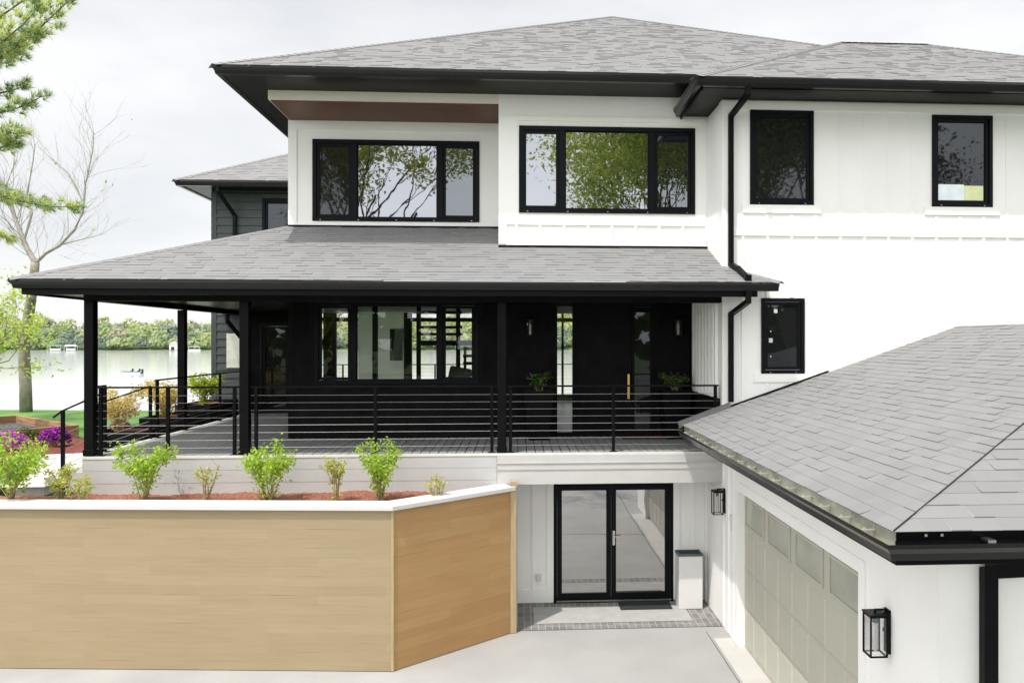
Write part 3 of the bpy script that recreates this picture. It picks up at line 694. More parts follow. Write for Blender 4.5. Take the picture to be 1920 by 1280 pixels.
# --- lower wall with french doors
fd = rc(1038, 904, 1262, 1120, YB); fd = (fd[0], fd[1], .03, fd[3])
mb = MB(); wall_y(mb, YB, .2, 0, XG, 0, 2.37, [fd]); mb.box(0, XG, YB - .01, YB, .02, .3) if 0 else None
mb.box(0.0, fd[0] - .12, YB - .02, YB, .02, .26); mb.box(fd[0] - .12, fd[0] - .002, YB - .024, YB, .02, 2.36); mb.box(fd[1] + .002, fd[1] + .12, YB - .024, YB, .02, 2.36)
for x in (.28, XG - .2): mb.box(x - .02, x + .02, YB - .02, YB, .26, 2.36)
mb.build('wall', 'white_paint', house, label='white lower wall under the porch deck')
f = MB(); y0 = YB - .03; fw_ = .06
f.box(fd[0], fd[1], y0, y0 + .1, fd[3] - fw_, fd[3]); f.box(fd[0], fd[0] + fw_, y0, y0 + .1, fd[2], fd[3] - fw_); f.box(fd[1] - fw_, fd[1], y0, y0 + .1, fd[2], fd[3] - fw_); f.box(fd[0], fd[1], y0 - .02, y0 + .1, fd[2] - .02, fd[2] + .025)
fdo = f.build('french_door', 'frame_black', house, bevel=.003, label='black double glazed door at driveway level')
m_ = MB(); m_.box(fd[0] + .05, fd[1] - .05, y0 - .035, y0 - .021, fd[2] + .005, fd[2] + .03); m_.build('sill', 'steel', fdo)
xc = (at(1146, 1000, YB)[0]); st = .085
for (a, b) in ((fd[0] + fw_ + .004, xc - .003), (xc + .003, fd[1] - fw_ - .004)):
    m_ = MB(); zb, zt = fd[2] + .03, fd[3] - fw_ - .004
    m_.box(a, b, y0 + .02, y0 + .075, zt - st, zt); m_.box(a, b, y0 + .02, y0 + .075, zb, zb + .11); m_.box(a, a + st, y0 + .02, y0 + .075, zb + .11, zt - st); m_.box(b - st, b, y0 + .02, y0 + .075, zb + .11, zt - st)
    lf = m_.build('door_leaf', 'frame_black', fdo, bevel=.003)
    m_ = MB(); m_.box(a + st - .005, b - st + .005, y0 + .045, y0 + .051, zb + .105, zt - st + .005); m_.build('pane', 'glass_door', fdo)
m_ = MB(); hx, hz = xc + .045, 1.16; m_.box(hx - .022, hx + .022, y0 + .004, y0 + .02, hz - .13, hz + .13); m_.bar((hx, y0 - .02, hz + .03), (hx + .13, y0 - .02, hz + .03), .02, .02); m_.bar((hx, y0 + .01, hz + .03), (hx, y0 - .03, hz + .03), .02, .02); m_.build('handle', 'steel', fdo, bevel=.003)
m_ = MB(); m_.box(.33, .43, YB - .05, YB, .42, .53); m_.box(.345, .415, YB - .062, YB - .05, .435, .515); m_.build('outlet_cover', 'bin_white', house, bevel=.006)

# --- interior seen through the porch window
mb = MB(); mb.box(XL, XG, YW + .2, 24, ZD - .1, ZD); mb.box(-7.55, XL, 20.2, 24, ZD - .1, ZD); mb.build('interior_floor', 'interior_floor', house)
mb = MB(); mb.box(XL, XG, YW + .2, 24, 5.56, 5.66); mb.box(-7.55, XL, 20.2, 24, 5.56, 5.66); mb.build('interior_ceiling', 'interior_white', house)
mb = MB(); YK = 23.5
wz0, wz1, wz2 = 3.3, 5.37, 3.2
def col_(u0, u1): mb.box(at(u0, 600, YK)[0], at(u1, 600, YK)[0], YK, YK + .12, ZD, 5.56)
mb.box(-7.55, XG, YK + .002, YK + .118, 5.30, 5.42); mb.box(-7.55, XG, YK + .002, YK + .118, ZD, ZD + .2)
for (a, b) in ((540, 597), (606, 630), (653, 668), (757, 772), (783, 788), (856, 861), (893, 1042), (1053, 1057), (1078, 1200)): col_(a, b)
mb.box(-7.55, at(606, 0, YK)[0], YK - .01, YK + .13, at(0, 648, YK)[2], at(0, 636, YK)[2])
mb.box(at(783, 0, YK)[0], at(895, 0, YK)[0], YK - .01, YK + .13, at(0, 648, YK)[2], at(0, 638, YK)[2])
mb.build('rear_window_frame', 'interior_dark', house)
mb = MB(); a = at(707, 575, 22); b = at(757, 575, 22); mb.box(a[0], b[0], 22, 22.02, ZD, 5.56); a = at(671, 575, 22); mb.box(a[0], at(699, 0, 22)[0], 22.05, 22.07, ZD, 5.56, 1); mb.build('interior_wall', ['frosted_panel', 'frosted_panel'], house)
mb = MB(); a = at(698, 0, 17.9); mb.box(a[0], at(708, 0, 17.9)[0], 17.9, 17.95, ZD, 5.56); mb.build('interior_column', 'interior_dark', house)
st_ = MB()
for v in (585, 613, 626): 
    a = at(782 + (v - 585) * .05, v, 18.4); b = at(864 + (v - 585) * .05, v, 18.4); st_.box(a[0], b[0], 18.4, 18.7, a[2] - .035, a[2] + .03)
for v in (653, 667, 681):
    a = at(868, v, 18.2); st_.box(a[0], a[0] + .9, 18.2, 18.5, a[2] - .035, a[2] + .03)
for u in (785, 859): a = at(u, 0, 18.6); st_.box(a[0] - .05, a[0] + .05, 18.55, 18.65, ZD, 5.56)
a = at(872, 0, 18.35); st_.box(a[0] - .03, a[0] + .03, 18.3, 18.4, ZD, 4.55)
st_.build('staircase', 'interior_dark', house, label='open black staircase seen through the porch window')
art = MB(); a = at(737, 616, 17.6); b = at(756, 676, 17.6)
art.add([(a[0] + .05, 17.6, a[2]), (b[0], 17.6, a[2]), (b[0] - .03, 17.6, b[2]), (a[0] - .03, 17.6, b[2]), (a[0] + .05, 17.75, a[2]), (b[0], 17.75, a[2]), (b[0] - .03, 17.75, b[2]), (a[0] - .03, 17.75, b[2])], [(0, 3, 2, 1), (4, 5, 6, 7), (0, 1, 5, 4), (1, 2, 6, 5), (2, 3, 7, 6), (3, 0, 4, 7)])
art.box(a[0] - .1, a[0] - .01, 17.76, 17.99, b[2] + .0, a[2], 1)
tag(art.build('wall_panel', ['frosted_panel', 'interior_dark']), 'white hanging panel on the pale room wall seen through the porch window', 'wall panel')
sofa = thing('sofa', 'dark grey sofa with cushions in the room behind the porch window', 'sofa', (-1.5, 17.2, ZD))
m_ = MB(); a = at(826, 0, 17)[0]; m_.box(a, a + 2.2, 16.9, 17.8, ZD + .1, ZD + .5); m_.build('seat', 'fabric_grey', sofa, bevel=.05)
m_ = MB(); m_.box(a, a + 2.2, 16.7, 16.95, ZD + .1, ZD + 1.05); m_.build('backrest', 'fabric_grey', sofa, bevel=.06)
for k in range(3): m_ = MB(); m_.bar((a + .35 + k * .6, 17.05, ZD + .75), (a + .45 + k * .6, 17.15, ZD + 1.25), .5, .16, up=(0, 1, 0)); m_.build('cushion', 'fabric_grey', sofa, bevel=.05)

# ------------------------------------------------------------------ garage
gar = thing('garage', 'white attached garage with grey shingle roof and panelled door at right front', 'garage', (5, 9, 0))
gy0, gy1, gz1 = at(1628, 0, 7.44)[1], 11.66, 2.41
GF = 6.02
mb = MB()
# left wall with door opening (faces -x)
for (ya, yb, za, zb) in ((GF, 7.44, 0, 3.12), (gy1, YR, 0, 3.12), (7.44, gy1, gz1, 3.12)): mb.box(XG, XG + .18, ya, yb, za, zb)
for (ya, yb, za, zb) in ((7.44 - .14, 7.44, .02, gz1 + .14), (gy1, gy1 + .14, .02, gz1 + .14), (7.44, gy1, gz1, gz1 + .14)): mb.box(XG - .022, XG, ya, yb, za, zb)
mb.box(XG + .18, 14, GF, GF + .18, 0, 3.12); mb.box(XG, XG + .18, YR, YB + .2, 0, 2.19); mb.box(XG - .02, XG, YB - .16, YB - .12, .02, 2.18)
for k in range(3): y = YR - .12 - k * .3; mb.box(XG - .02, XG, y - .02, y + .02, .02, 3.0)
mb.build('wall', 'white_paint', gar)
# door: slab of raised panels
gd = MB(); X0 = XG + .10; gd.box(X0, X0 + .05, 7.44, gy1, .02, gz1)
rows = [(.04, .60), (.63, 1.19), (1.22, 1.78)]
W = gy1 - 7.44; nc = 8
for (za, zb) in rows:
    for k in range(nc):
        ya = 7.44 + W * k / nc + .035; yb = 7.44 + W * (k + 1) / nc - .035
        x_ = X0 - .012
        gd.add([(X0, ya, za), (X0, yb, za), (X0, yb, zb), (X0, ya, zb), (x_, ya + .03, za + .03), (x_, yb - .03, za + .03), (x_, yb - .03, zb - .03), (x_, ya + .03, zb - .03)],
               [(4, 7, 6, 5), (0, 4, 5, 1), (1, 5, 6, 2), (2, 6, 7, 3), (3, 7, 4, 0)])
    gd.box(X0 - .004, X0, 7.44, gy1, za - .022, za - .012)
gdo = gd.build('garage_door', 'door_paint', gar)
for k in range(4):
    ya = 7.44 + W * k / 4 + .09; yb = 7.44 + W * (k + 1) / 4 - .09
    m_ = MB(); za, zb, t_ = 1.88, 2.33, .03
    m_.box(X0 - .022, X0, ya, yb, zb - t_, zb); m_.box(X0 - .022, X0, ya, yb, za, za + t_); m_.box(X0 - .022, X0, ya, ya + t_, za + t_, zb - t_); m_.box(X0 - .022, X0, yb - t_, yb, za + t_, zb - t_); m_.build('window_frame', 'door_paint', gdo)
    m_ = MB(); m_.box(X0 - .006, X0 - .001, ya + t_, yb - t_, za + t_, zb - t_); m_.build('pane', 'pane_pale', gdo)
# roof
gc = Vector((2.75, 5.434, 3.335)); gs = .345; fs = .507
def gz(x): return 3.335 + gs * (x - 2.75)
hipd = Vector((1.81, 1.232, 1.81 * gs)); th = (7.45 - 2.75) / 1.81; hp = gc + hipd * th   # the ridge's near end
mb = MB()
roof_plane(mb, [(2.715, YR - .012, gz(2.715)), (2.715, 5.40, 3.323), tuple(hp), (7.45, YR - .012, gz(7.45))], course=.145, step=.008)
hip2 = Vector((14.9 - 2.75 - 1.81 * th * 1 + 2.75, hp.y, hp.z))
roof_plane(mb, [(2.715, 5.40, 3.323), (12.185, 5.40, 3.323), tuple(hp)], course=.145, step=.008)
roof_plane(mb, [(12.185, 5.40, 3.323), (12.185, YR - .012, 3.323), (7.45, YR - .012, gz(7.45)), tuple(hp)], course=.145, step=.008)
gr = mb.build('roof', 'shingle', gar)
h = MB(); h.bar((2.715, 5.40, 3.334), tuple(hp + Vector((0, 0, .012))), .007, .008); h.build('hip_seam', 'interior_dark', gr)
gp = [(2.755, YR - .1, 3.25), (2.755, 5.44, 3.25), (12.1, 5.44, 3.25)]
f = MB(); f.sweep([(p[0], p[1], 3.33) for p in gp], [(-.03, -.015), (-.03, -.26), (.0, -.26), (.0, -.015)]); f.build('fascia', 'black_metal', gr, fixn=True)
g_ = gutter(gp, gr)
f = MB(); f.sweep(gp[:2], [(.002, .062), (.0095, .062), (.0095, -.110), (.066, -.110), (.078, -.064), (.110, -.026), (.110, .001), (.108, .001), (.108, -.024), (.076, -.062), (.064, -.107), (.011, -.107), (.002, -.107)]); f.build('gutter_liner', 'gutter_liner', gr, fixn=True)
y = 5.75
while y < 12.3:
    h = MB(); h.bar((2.757, y, 3.257), (2.64, y, 3.257), .022, .008); h.bar((2.742, y, 3.257), (2.742, y, 3.30), .014, .014); h.bar((2.66, y, 3.235), (2.66, y, 3.275), .016, .016); y += .42; h.build('gutter_hanger', 'galv', gr)
for x in (2.95, 3.07, 4.2): h = MB(); h.box(x, x + .02, 5.405, 5.412, 3.285, 3.305); h.build('fascia_screw', 'steel', gr)
h = MB(); h.box(3.38, 3.44, 5.33, 5.43, 3.252, 3.272); h.build('gutter_bracket', 'steel', gr)
f = MB(); f.add([(2.79, 5.48, 3.105), (12, 5.48, 3.105), (12, GF + .1, 3.105), (XG + .1, GF + .1, 3.105), (XG + .1, YR, 3.105), (2.79, YR, 3.105)], [tuple(range(6))]); f.build('soffit', 'white_paint', gr)
# rake gutter at the rear left end up to the corner of the right wing
h = MB(); a = Vector((2.66, YR - .09, gz(2.66) + .02)); b = Vector((XG + .12, YR - .09, gz(XG + .12) + .04))
h.bar(a, b, .014, .1, up=(0, 0, 1)); h.bar(a + Vector((0, .075, 0)), b + Vector((0, .075, 0)), .014, .1); h.bar(a + Vector((0, .037, -.045)), b + Vector((0, .037, -.045)), .08, .012); h.build('rake_gutter', 'gutter_grey', gr)
h = MB(); a = (XG + .14, YR - .03, gz(XG + .14) + .03); h.bar((XG + .14, YR - .03, gz(XG + .14) + .02), (5.2, YR - .03, gz(5.2) + .02), .012, .03); h.build('flashing', 'black_metal', gr)
spout([(4.55, 5.42, 3.10), (4.45, 5.55, 3.02), (3.79, GF - .05, 2.86), (3.79, GF - .05, .05)], gar, w=.115, h=.085)
m_ = MB(); kp = at(1382, 978, 11.72); m_.box(XG - .035, XG, 11.88, 11.98, 1.72, 1.98); m_.box(XG - .05, XG - .035, 11.89, 11.97, 1.86, 1.96); m_.build('keypad', 'bin_white', gar, bevel=.006)

# ------------------------------------------------------------------ wall lanterns
def lantern(loc, ang, label, s=1.0, group='black wall lanterns'):
    """box lantern; local +y points out of the wall"""
    t_ = thing('wall_lantern', label, 'wall lantern', loc, group); t_.rotation_euler = (0, 0, ang); t_.scale = (s, s, s)
    def part(name, mb, m, **k):
        o = mb.build(name, m, None, **k); o.parent = t_; return o
    b = MB(); b.box(-.05, .05, 0, .022, -.21, .19); part('backplate', b, 'black_metal', bevel=.003)
    b = MB(); w = .075; ya, yb = .05, .20; za, zb = -.22, .14; e = .0065
    for x in (-w, w):
        for y in (ya, yb): b.box(x - e, x + e, y - e, y + e, za, zb)
    for z in (za, zb):
        for y in (ya, yb): b.box(-w - e, w + e, y - e, y + e, z - e, z + e)
        for x in (-w, w): b.box(x - e, x + e, ya, yb, z - e, z + e)
    part('cage', b, 'black_metal')
    b = MB(); b.box(-w - .012, w + .012, ya - .012, yb + .012, zb + .008, zb + .022); part('cap', b, 'black_metal')
    b = MB(); b.bar((0, .01, .185), (0, .13, .185), .016, .016); b.bar((0, .125, .19), (0, .125, .16), .016, .016); b.bar((0, .01, .0), (0, .05, .0), .03, .03); part('arm', b, 'black_metal')
    b = MB(); b.tube([(0, .125, .14), (0, .125, .07)], .027, 10); part('socket', b, 'rubber_green')
    b = MB(); b.tube([(0, .125, .07), (0, .125, .03), (0, .125, -.16), (0, .125, -.19)], [.012, .03, .03, .012], 10); part('bulb', b, 'bulb_glass', smooth=True)
    b = MB()
    for x in (-w, w): b.box(x - .001, x + .001, ya, yb, za, zb)
    b.box(-w, w, yb - .001, yb + .001, za, zb); part('glass', b, 'glass_lamp')
    return t_
lantern((XG - .0, 12.43, 2.10), R(90), 'black box lantern on the garage side wall beside the french door corner')
lantern((XG - .0, 6.86, 2.06), R(90), 'large black box lantern at the near end of the garage door')
p = at(994, 612, YW); lantern((p[0], YW - .02, p[2]), R(180), 'dark lantern on the black porch wall left of the front door', .85)
p = at(1269, 612, YW); lantern((p[0], YW - .02, p[2]), R(180), 'dark lantern on the black porch wall right of the front door', .85)

# ------------------------------------------------------------------ railings
ZT = ZD + 1.10
def railing(label, pts, posts, group='black cable railings', ncab=8, base=True, end_cap=None):
    """pts: list of (x,y,z deck level) ends of one straight run; posts: fractions along it"""
    a = Vector(pts[0]); b = Vector(pts[1]); t_ = thing('cable_railing', label, 'railing', tuple((a + b) / 2), group)
    for f_ in posts:
        p = a + (b - a) * f_; m_ = MB(); m_.box(p.x - .024, p.x + .024, p.y - .024, p.y + .024, p.z + .006, p.z + 1.08)
        if base: m_.box(p.x - .06, p.x + .06, p.y - .05, p.y + .05, p.z + .002, p.z + .014)
        m_.build('post', 'black_metal', t_)
    m_ = MB(); m_.bar(a + Vector((0, 0, 1.095)), b + Vector((0, 0, 1.095)), .05, .028); m_.build('top_rail', 'black_metal', t_)
    for k in range(ncab):
        z = .12 + k * .12; m_ = MB(); m_.tube([a + Vector((0, 0, z)), b + Vector((0, 0, z))], .0036, 6); m_.build('cable', 'cable_steel', t_)
    return t_
YRL = YD + .075
X = lambda u, y=YRL: at(u, 800, y)[0]
railing('porch front railing between the two left posts', [(X(181), YRL, ZD), (X(452), YRL, ZD)], [(X(189) - X(181)) / (X(452) - X(181)), (X(315) - X(181)) / (X(452) - X(181)), (X(440) - X(181)) / (X(452) - X(181))])
railing('long porch front railing below the wide clear window', [(X(470), YRL, ZD), (X(933), YRL, ZD)], [.022, .5, .976])
railing('porch front railing before the front door ending at the white wall', [(X(949), YRL, ZD), (XG - .04, YRL, ZD)], [.02, (X(1150) - X(949)) / (XG - .04 - X(949)), .985])
xs_ = XDL + .06
railing('short side railing at the top of the porch steps', [(xs_, YD + .08, ZD), (xs_, 13.2, ZD)], [.97])
railing('side railing along the rear left edge of the porch', [(xs_, 15.0, ZD), (xs_, 19.9, ZD)], [.01, .64, .98])
railing('rear deck railing behind the house seen through the window', [(-8, 25.8, ZD - .03), (3.2, 25.8, ZD - .03)], [0, .2, .42, .47, .62, .8, 1], ncab=9)
mb = MB(); mb.box(-8, XG, 24.0, 26, ZD - .15, ZD - .035); mb.build('rear_deck', 'deck_grey', house)
# stair rails that slope away to the left
def stair_rail(label, y, x0, x1, z0, z1, low_post):
    t_ = thing('stair_rail', label, 'railing', (x1, y, z1), 'sloping stair rails')
    m_ = MB(); m_.bar((x0, y, z0), (x1, y, z1), .045, .025); m_.bar((x1 + .005, y, z1 + .002), (x1 - .14, y, z1 - .11), .045, .025); m_.build('top_rail', 'black_metal', t_)
    for x in low_post:
        zt = z0 + (z1 - z0) * (x - x0) / (x1 - x0); m_ = MB(); m_.box(x - .024, x + .024, y - .024, y + .024, 2.24, zt); m_.build('post', 'black_metal', t_)
    for k in range(7):
        d = .13 + k * .13; m_ = MB(); m_.tube([(x0, y, z0 - d), (x1 + .02, y, z1 - d)], .0036, 6); m_.build('cable', 'cable_steel', t_)
stair_rail('near sloping stair rail left of the front corner post', 13.2, XDL + .06, -7.53, 3.86, 3.55, (-7.52,))
stair_rail('far sloping stair rail beside the black planter boxes', 14.86, XDL + .02, -7.85, 3.86, 3.53, (XDL + .02, -7.83))
steps = MB()
for k in range(3): steps.box(XDL - .3 * (k + 1), XDL - .3 * k - .002 + (.03 if k else 0), 13.25, 14.82, 2.2, ZD - .17 * (k + 1))
tag(steps.build('porch_steps', 'concrete_pale', bevel=.008), 'pale concrete steps leading off the left end of the porch', 'steps')

# ------------------------------------------------------------------ planter retaining wall
pc = (-1.78, 11.06); pe = (-.06, 12.44); pl = (-13.0, 11.95)
def panel(name, a, b, z0, z1, m, parent, flip=False, label=None):
    mb = MB(); L_ = math.hypot(b[0] - a[0], b[1] - a[1]); nx, ny = -(b[1] - a[1]) / L_, (b[0] - a[0]) / L_
    mb.quad((a[0], a[1], z0), (b[0], b[1], z0), (b[0], b[1], z1), (a[0], a[1], z1), 0, [(0, z0), (L_, z0), (L_, z1), (0, z1)])
    mb.prism([(a[0] + nx * .005, a[1] + ny * .005), (b[0] + nx * .005, b[1] + ny * .005), (b[0] + nx * .2, b[1] + ny * .2), (a[0] + nx * .2, a[1] + ny * .2)], z0, z1)
    return mb.build(name, m, parent, label=label)
pw_ = thing('retaining_wall', 'tan timber clad retaining wall with a white cap holding the shrub bed', 'retaining wall', (-4, 11.5, 0))
ZC = 2.30
panel('front_panel', pl, (pc[0] - .002, pc[1]), .01, ZC, 'plank_pale', pw_)
panel('angled_panel', (pc[0] + .018, pc[1] + .012), pe, .01, ZC, 'plank_warm', pw_, label='warmer brown angled end panel')
mb = MB(); mb.prism([(pc[0] - .012, pc[1] - .012), (pc[0] + .022, pc[1] - .006), (pc[0] + .03, pc[1] + .03), (pc[0] - .02, pc[1] + .03)], .01, ZC); mb.build('corner_board', 'tan_post', pw_)
mb = MB(); mb.prism([(pe[0] - .05, pe[1] - .055), (pe[0] + .045, pe[1] - .03), (pe[0] + .045, pe[1] + .12), (pe[0] - .05, pe[1] + .12)], .01, 2.44); mb.build('end_post', 'tan_post', pw_)
def offs(a, b, d):
    L_ = math.hypot(b[0] - a[0], b[1] - a[1]); return ((b[1] - a[1]) / L_ * d, -(b[0] - a[0]) / L_ * d)
def isect(p, d, q, e):
    den = d[0] * e[1] - d[1] * e[0]; t_ = ((q[0] - p[0]) * e[1] - (q[1] - p[1]) * e[0]) / den; return (p[0] + d[0] * t_, p[1] + d[1] * t_)
def capline(d):
    o1 = offs(pl, pc, d); o2 = offs(pc, pe, d); A_ = (pl[0] + o1[0], pl[1] + o1[1]); E_ = (pe[0] + o2[0], pe[1] + o2[1])
    return A_, isect(A_, (pc[0] - pl[0], pc[1] - pl[1]), E_, (pe[0] - pc[0], pe[1] - pc[1])), E_
A1, B1, C1 = capline(.06); A2, B2, C2 = capline(-.34)
mb = MB(); mb.prism([A1, B1, C1, C2, B2, A2], ZC + .001, ZC + .065); mb.build('cap', 'cap_stone', pw_, bevel=.006)
# mulch bed behind the wall: real bumpy ground
def mulch(name, m, xs, ys, z, amp):
    rnd = random.Random(3)
    return grid(name, m, xs, ys, lambda x, y: z + amp * (math.sin(x * 3.1) * math.cos(y * 4.7) + .8 * math.sin(x * 7.3 + y * 5.1)) + rnd.uniform(-1, 1) * amp * .6)
def bed():
    rnd = random.Random(3); mb = MB(); nx, ny = 170, 26; vs = []
    for j in range(ny):
        for i in range(nx):
            x = -8.6 + 8.48 * i / (nx - 1)
            yf = (11.06 + (x + 1.78) / (-13 + 1.78) * .89) if x < -1.78 else 11.06 + (x + 1.78) * .802
            y = yf + .12 + (12.62 - yf - .12) * j / (ny - 1)
            vs.append((x, y, 2.27 + .012 * (math.sin(x * 3.1) * math.cos(y * 4.7) + .8 * math.sin(x * 7.3 + y * 5.1)) + rnd.uniform(-1, 1) * .012))
    mb.add(vs, [(j * nx + i, j * nx + i + 1, (j + 1) * nx + i + 1, (j + 1) * nx + i) for j in range(ny - 1) for i in range(nx - 1)])
    return tag(mb.build('mulch_bed', 'mulch_red', smooth=True), kind='structure')
bed()
mulch('mulch_border', 'mulch_dark', lin(-14, -8.3, 60), lin(15.6, 19.5, 30), 2.30, .02)
sheet('walkway', 'concrete_pale', [(-8.4, 13.0, 2.33), (-7.7, 13.0, 2.33), (-7.7, 15.2, 2.33), (-8.6, 17.1, 2.33), (-14, 15.6, 2.33), (-14, 13.4, 2.33)])
def block(x, y, rz, L_, label):
    m_ = MB(); m_.box(-L_ / 2, L_ / 2, -.17, .17, -.2, .10); o = m_.build('edging_stone', 'stone_white', bevel=.02); o.location = (x, y, 2.33); o.rotation_euler = (0, 0, rz)
    return tag(o, label, 'edging stone', 'pale edging stones')
block(-9.35, 13.35, .35, 1.2, 'longest pale edging stone at the left behind the big lime shrub')
block(-8.15, 13.45, .1, .55, 'short pale edging stone beside the foot of the stair rail')
rnd = random.Random(5)
for k in range(1):
    pass

# ------------------------------------------------------------------ plants
def leaf_quad(mb, p, size, rnd, mi=0, flat=.5, asp=.55):
    n = Vector((rnd.gauss(0, 1), rnd.gauss(0, 1), rnd.gauss(0, 1) + flat)).normalized()
    a = n.orthogonal().normalized(); a.rotate(Matrix.Rotation(rnd.random() * 6.28, 3, n)); b = n.cross(a)
    s = size * rnd.uniform(.6, 1.25); p = Vector(p)
    mb.add([p - a * s * .5, p + b * s * asp * .5 + n * s * .06, p + a * s * .5, p - b * s * asp * .5 + n * s * .06], [(0, 1, 2, 3)], mi)
def shrub(label, x, y, z, h, w, leaf, nleaf, size, nstem=12, low=.3, seed=1, group=None, name='shrub', cat='shrub', stem_m='twig', bottom=.0, shape=1.0):
    rnd = random.Random(seed); t_ = thing(name, label, cat, (x, y, z), group)
    st, lf = MB(), MB(); tips = []
    for i in range(nstem):
        an = 6.283 * i / nstem + rnd.uniform(-.3, .3); rr = rnd.uniform(.25, 1) ** .6 * w / 2; hh = h * rnd.uniform(.7, 1.0) * (1 - .25 * (rr / (w / 2)) ** 2)
        b = Vector((x + rnd.uniform(-.05, .05), y + rnd.uniform(-.05, .05), z - .02)); e = Vector((x + math.cos(an) * rr, y + math.sin(an) * rr, z + hh))
        m_ = b.lerp(e, .5) + Vector((rnd.uniform(-.05, .05), rnd.uniform(-.05, .05), .04)) - Vector((math.cos(an), math.sin(an), 0)) * rr * .15
        st.tube([b, m_, e], [.011, .008, .003], 4); tips.append((b, m_, e))
        for j in range(3):
            f_ = rnd.uniform(.4, .95); s_ = b.lerp(m_, f_ * 2) if f_ < .5 else m_.lerp(e, f_ * 2 - 1); q = s_ + Vector((rnd.gauss(0, .09), rnd.gauss(0, .09), rnd.uniform(.03, .16) * h))
            st.tube([s_, q], [.005, .002], 3); tips.append((s_, s_.lerp(q, .5), q))
    for i in range(nleaf):
        b, m_, e = rnd.choice(tips); f_ = low + (1 - low) * rnd.random() ** shape
        p = b.lerp(m_, f_ * 2) if f_ < .5 else m_.lerp(e, f_ * 2 - 1)
        p = p + Vector((rnd.gauss(0, .045), rnd.gauss(0, .045), rnd.gauss(0, .04))) * (w / .8)
        leaf_quad(lf, p, size, rnd)
    st.build('stem', stem_m, t_); lf.build('foliage', leaf, t_)
    return t_
G = 'shrubs in the mulch bed'
def sx(u, y): return at(u, 930, y)[0]
SH = [(22, 11.95, 1.12, 1.15, 'leaf_lime', 2600, .06, .3, 'big lime shrub at the left end of the mulch bed'),
      (272, 11.95, 1.08, .82, 'leaf_lime', 2100, .056, .22, 'upright lime shrub leaning left of its dark base before the left railing'),
      (503, 11.9, 1.0, .92, 'leaf_lime', 2300, .056, .12, 'round full lime shrub beside the second porch post'),
      (712, 11.85, 1.0, .74, 'leaf_lime', 1900, .055, .15, 'lime shrub with a narrow base nearest the angled panel')]
for i, (u, y, h, w, m_, n, s_, lo, lab) in enumerate(SH): shrub(lab, sx(u, y), y, 2.28, h, w, m_, n, s_, 13, lo, 11 + i, G)
SP = [(115, 12.15, .62, .55, 330, 'thin olive shrub at the foot of the stair rail'),
      (150, 11.8, .48, .5, 190, 'small yellow green shrub right of the stair rail foot'),
      (388, 11.95, .70, .42, 90, 'almost bare twiggy shrub between two lime shrubs at left'),
      (626, 11.87, .80, .42, 230, 'sparse tall yellowish shrub between the two right lime shrubs'),
      (817, 11.8, .42, .34, 75, 'smallest sparse plant near the right end of the white cap')]
for i, (u, y, h, w, n, lab) in enumerate(SP): shrub(lab, sx(u, y), y, 2.28, h, w, 'leaf_sparse', int(n * 2.2), .05, 8, .0, 31 + i, G, shape=1.6)
# black planter boxes along the left deck edge with bushes
def planter_box(x0, x1, y0, y1, z0, z1, label):
    t_ = thing('planter_box', label, 'planter box', ((x0 + x1) / 2, (y0 + y1) / 2, z0), 'black planter boxes at the porch edge')
    m_ = MB(); w = .04; m_.box(x0, x1, y0, y0 + w, z0, z1); m_.box(x0, x1, y1 - w, y1, z0, z1); m_.box(x0, x0 + w, y0 + w, y1 - w, z0, z1); m_.box(x1 - w, x1, y0 + w, y1 - w, z0, z1); m_.build('box', 'black_siding', t_)
    m_ = MB(); m_.box(x0 + w, x1 - w, y0 + w, y1 - w, z1 - .12, z1 - .06); m_.build('soil', 'mulch_dark', t_)
planter_box(-7.95, -7.05, 14.98, 16.1, 2.2, 3.0, 'front black planter box with a golden bush beside the porch')
planter_box(-7.8, -7.02, 16.35, 17.75, 2.2, 3.12, 'middle black planter box with a golden bush beside the porch')
planter_box(-7.8, -7.02, 18.0, 19.8, 2.2, 3.25, 'rear black planter box with a yellow green bush near the wing')
shrub('front golden bush growing in a black planter box', -7.75, 15.4, 2.92, .95, 1.05, 'leaf_gold', 2600, .06, 14, .1, 51, 'golden bushes')
shrub('second golden bush behind the rear left porch post', -7.6, 17.0, 3.05, .85, 1.1, 'leaf_gold', 2500, .06, 14, .1, 52, 'golden bushes')
shrub('bright yellow green bush near the rear left wing', -7.45, 18.8, 3.18, .9, .85, 'leaf_yellowgreen', 2200, .07, 12, .05, 53)
# azaleas
def azalea(label, x, y, z, w, h, m_, seed):
    rnd = random.Random(seed); t_ = thing('azalea', label, 'azalea', (x, y, z), 'flowering azaleas'); lf, gr_, st = MB(), MB(), MB()
    for i in range(900):
        a = rnd.random() * 6.283; e = math.acos(rnd.random() ** .8); r_ = rnd.uniform(.82, 1.02)
        p = (x + math.cos(a) * math.sin(e) * w / 2 * r_, y + math.sin(a) * math.sin(e) * w / 2 * r_, z + .1 + math.cos(e) * (h - .1) * r_)
        leaf_quad(lf, p, .065, rnd, flat=1.2, asp=.9)
        if i < 300: leaf_quad(gr_, tuple(Vector(p) * .999 - Vector((0, 0, .05))), .07, rnd)
    for i in range(8): a = i * .8; st.tube([(x, y, z - .02), (x + math.cos(a) * w * .3, y + math.sin(a) * w * .3, z + h * .6)], [.012, .005], 4)
    st.build('stem', 'twig', t_); lf.build('blossom', m_, t_); gr_.build('foliage', 'leaf_dark', t_)
azalea('magenta azalea in bloom at the left edge', -11.05, 17.3, 2.3, .95, .45, 'flower_magenta', 61)
azalea('deep purple azalea behind the stair rail', -10.6, 18.3, 2.3, .68, .43, 'flower_purple', 62)
azalea('small purple azalea half hidden behind the porch corner post', -9.6, 19.2, 2.3, .6, .5, 'flower_purple', 63)
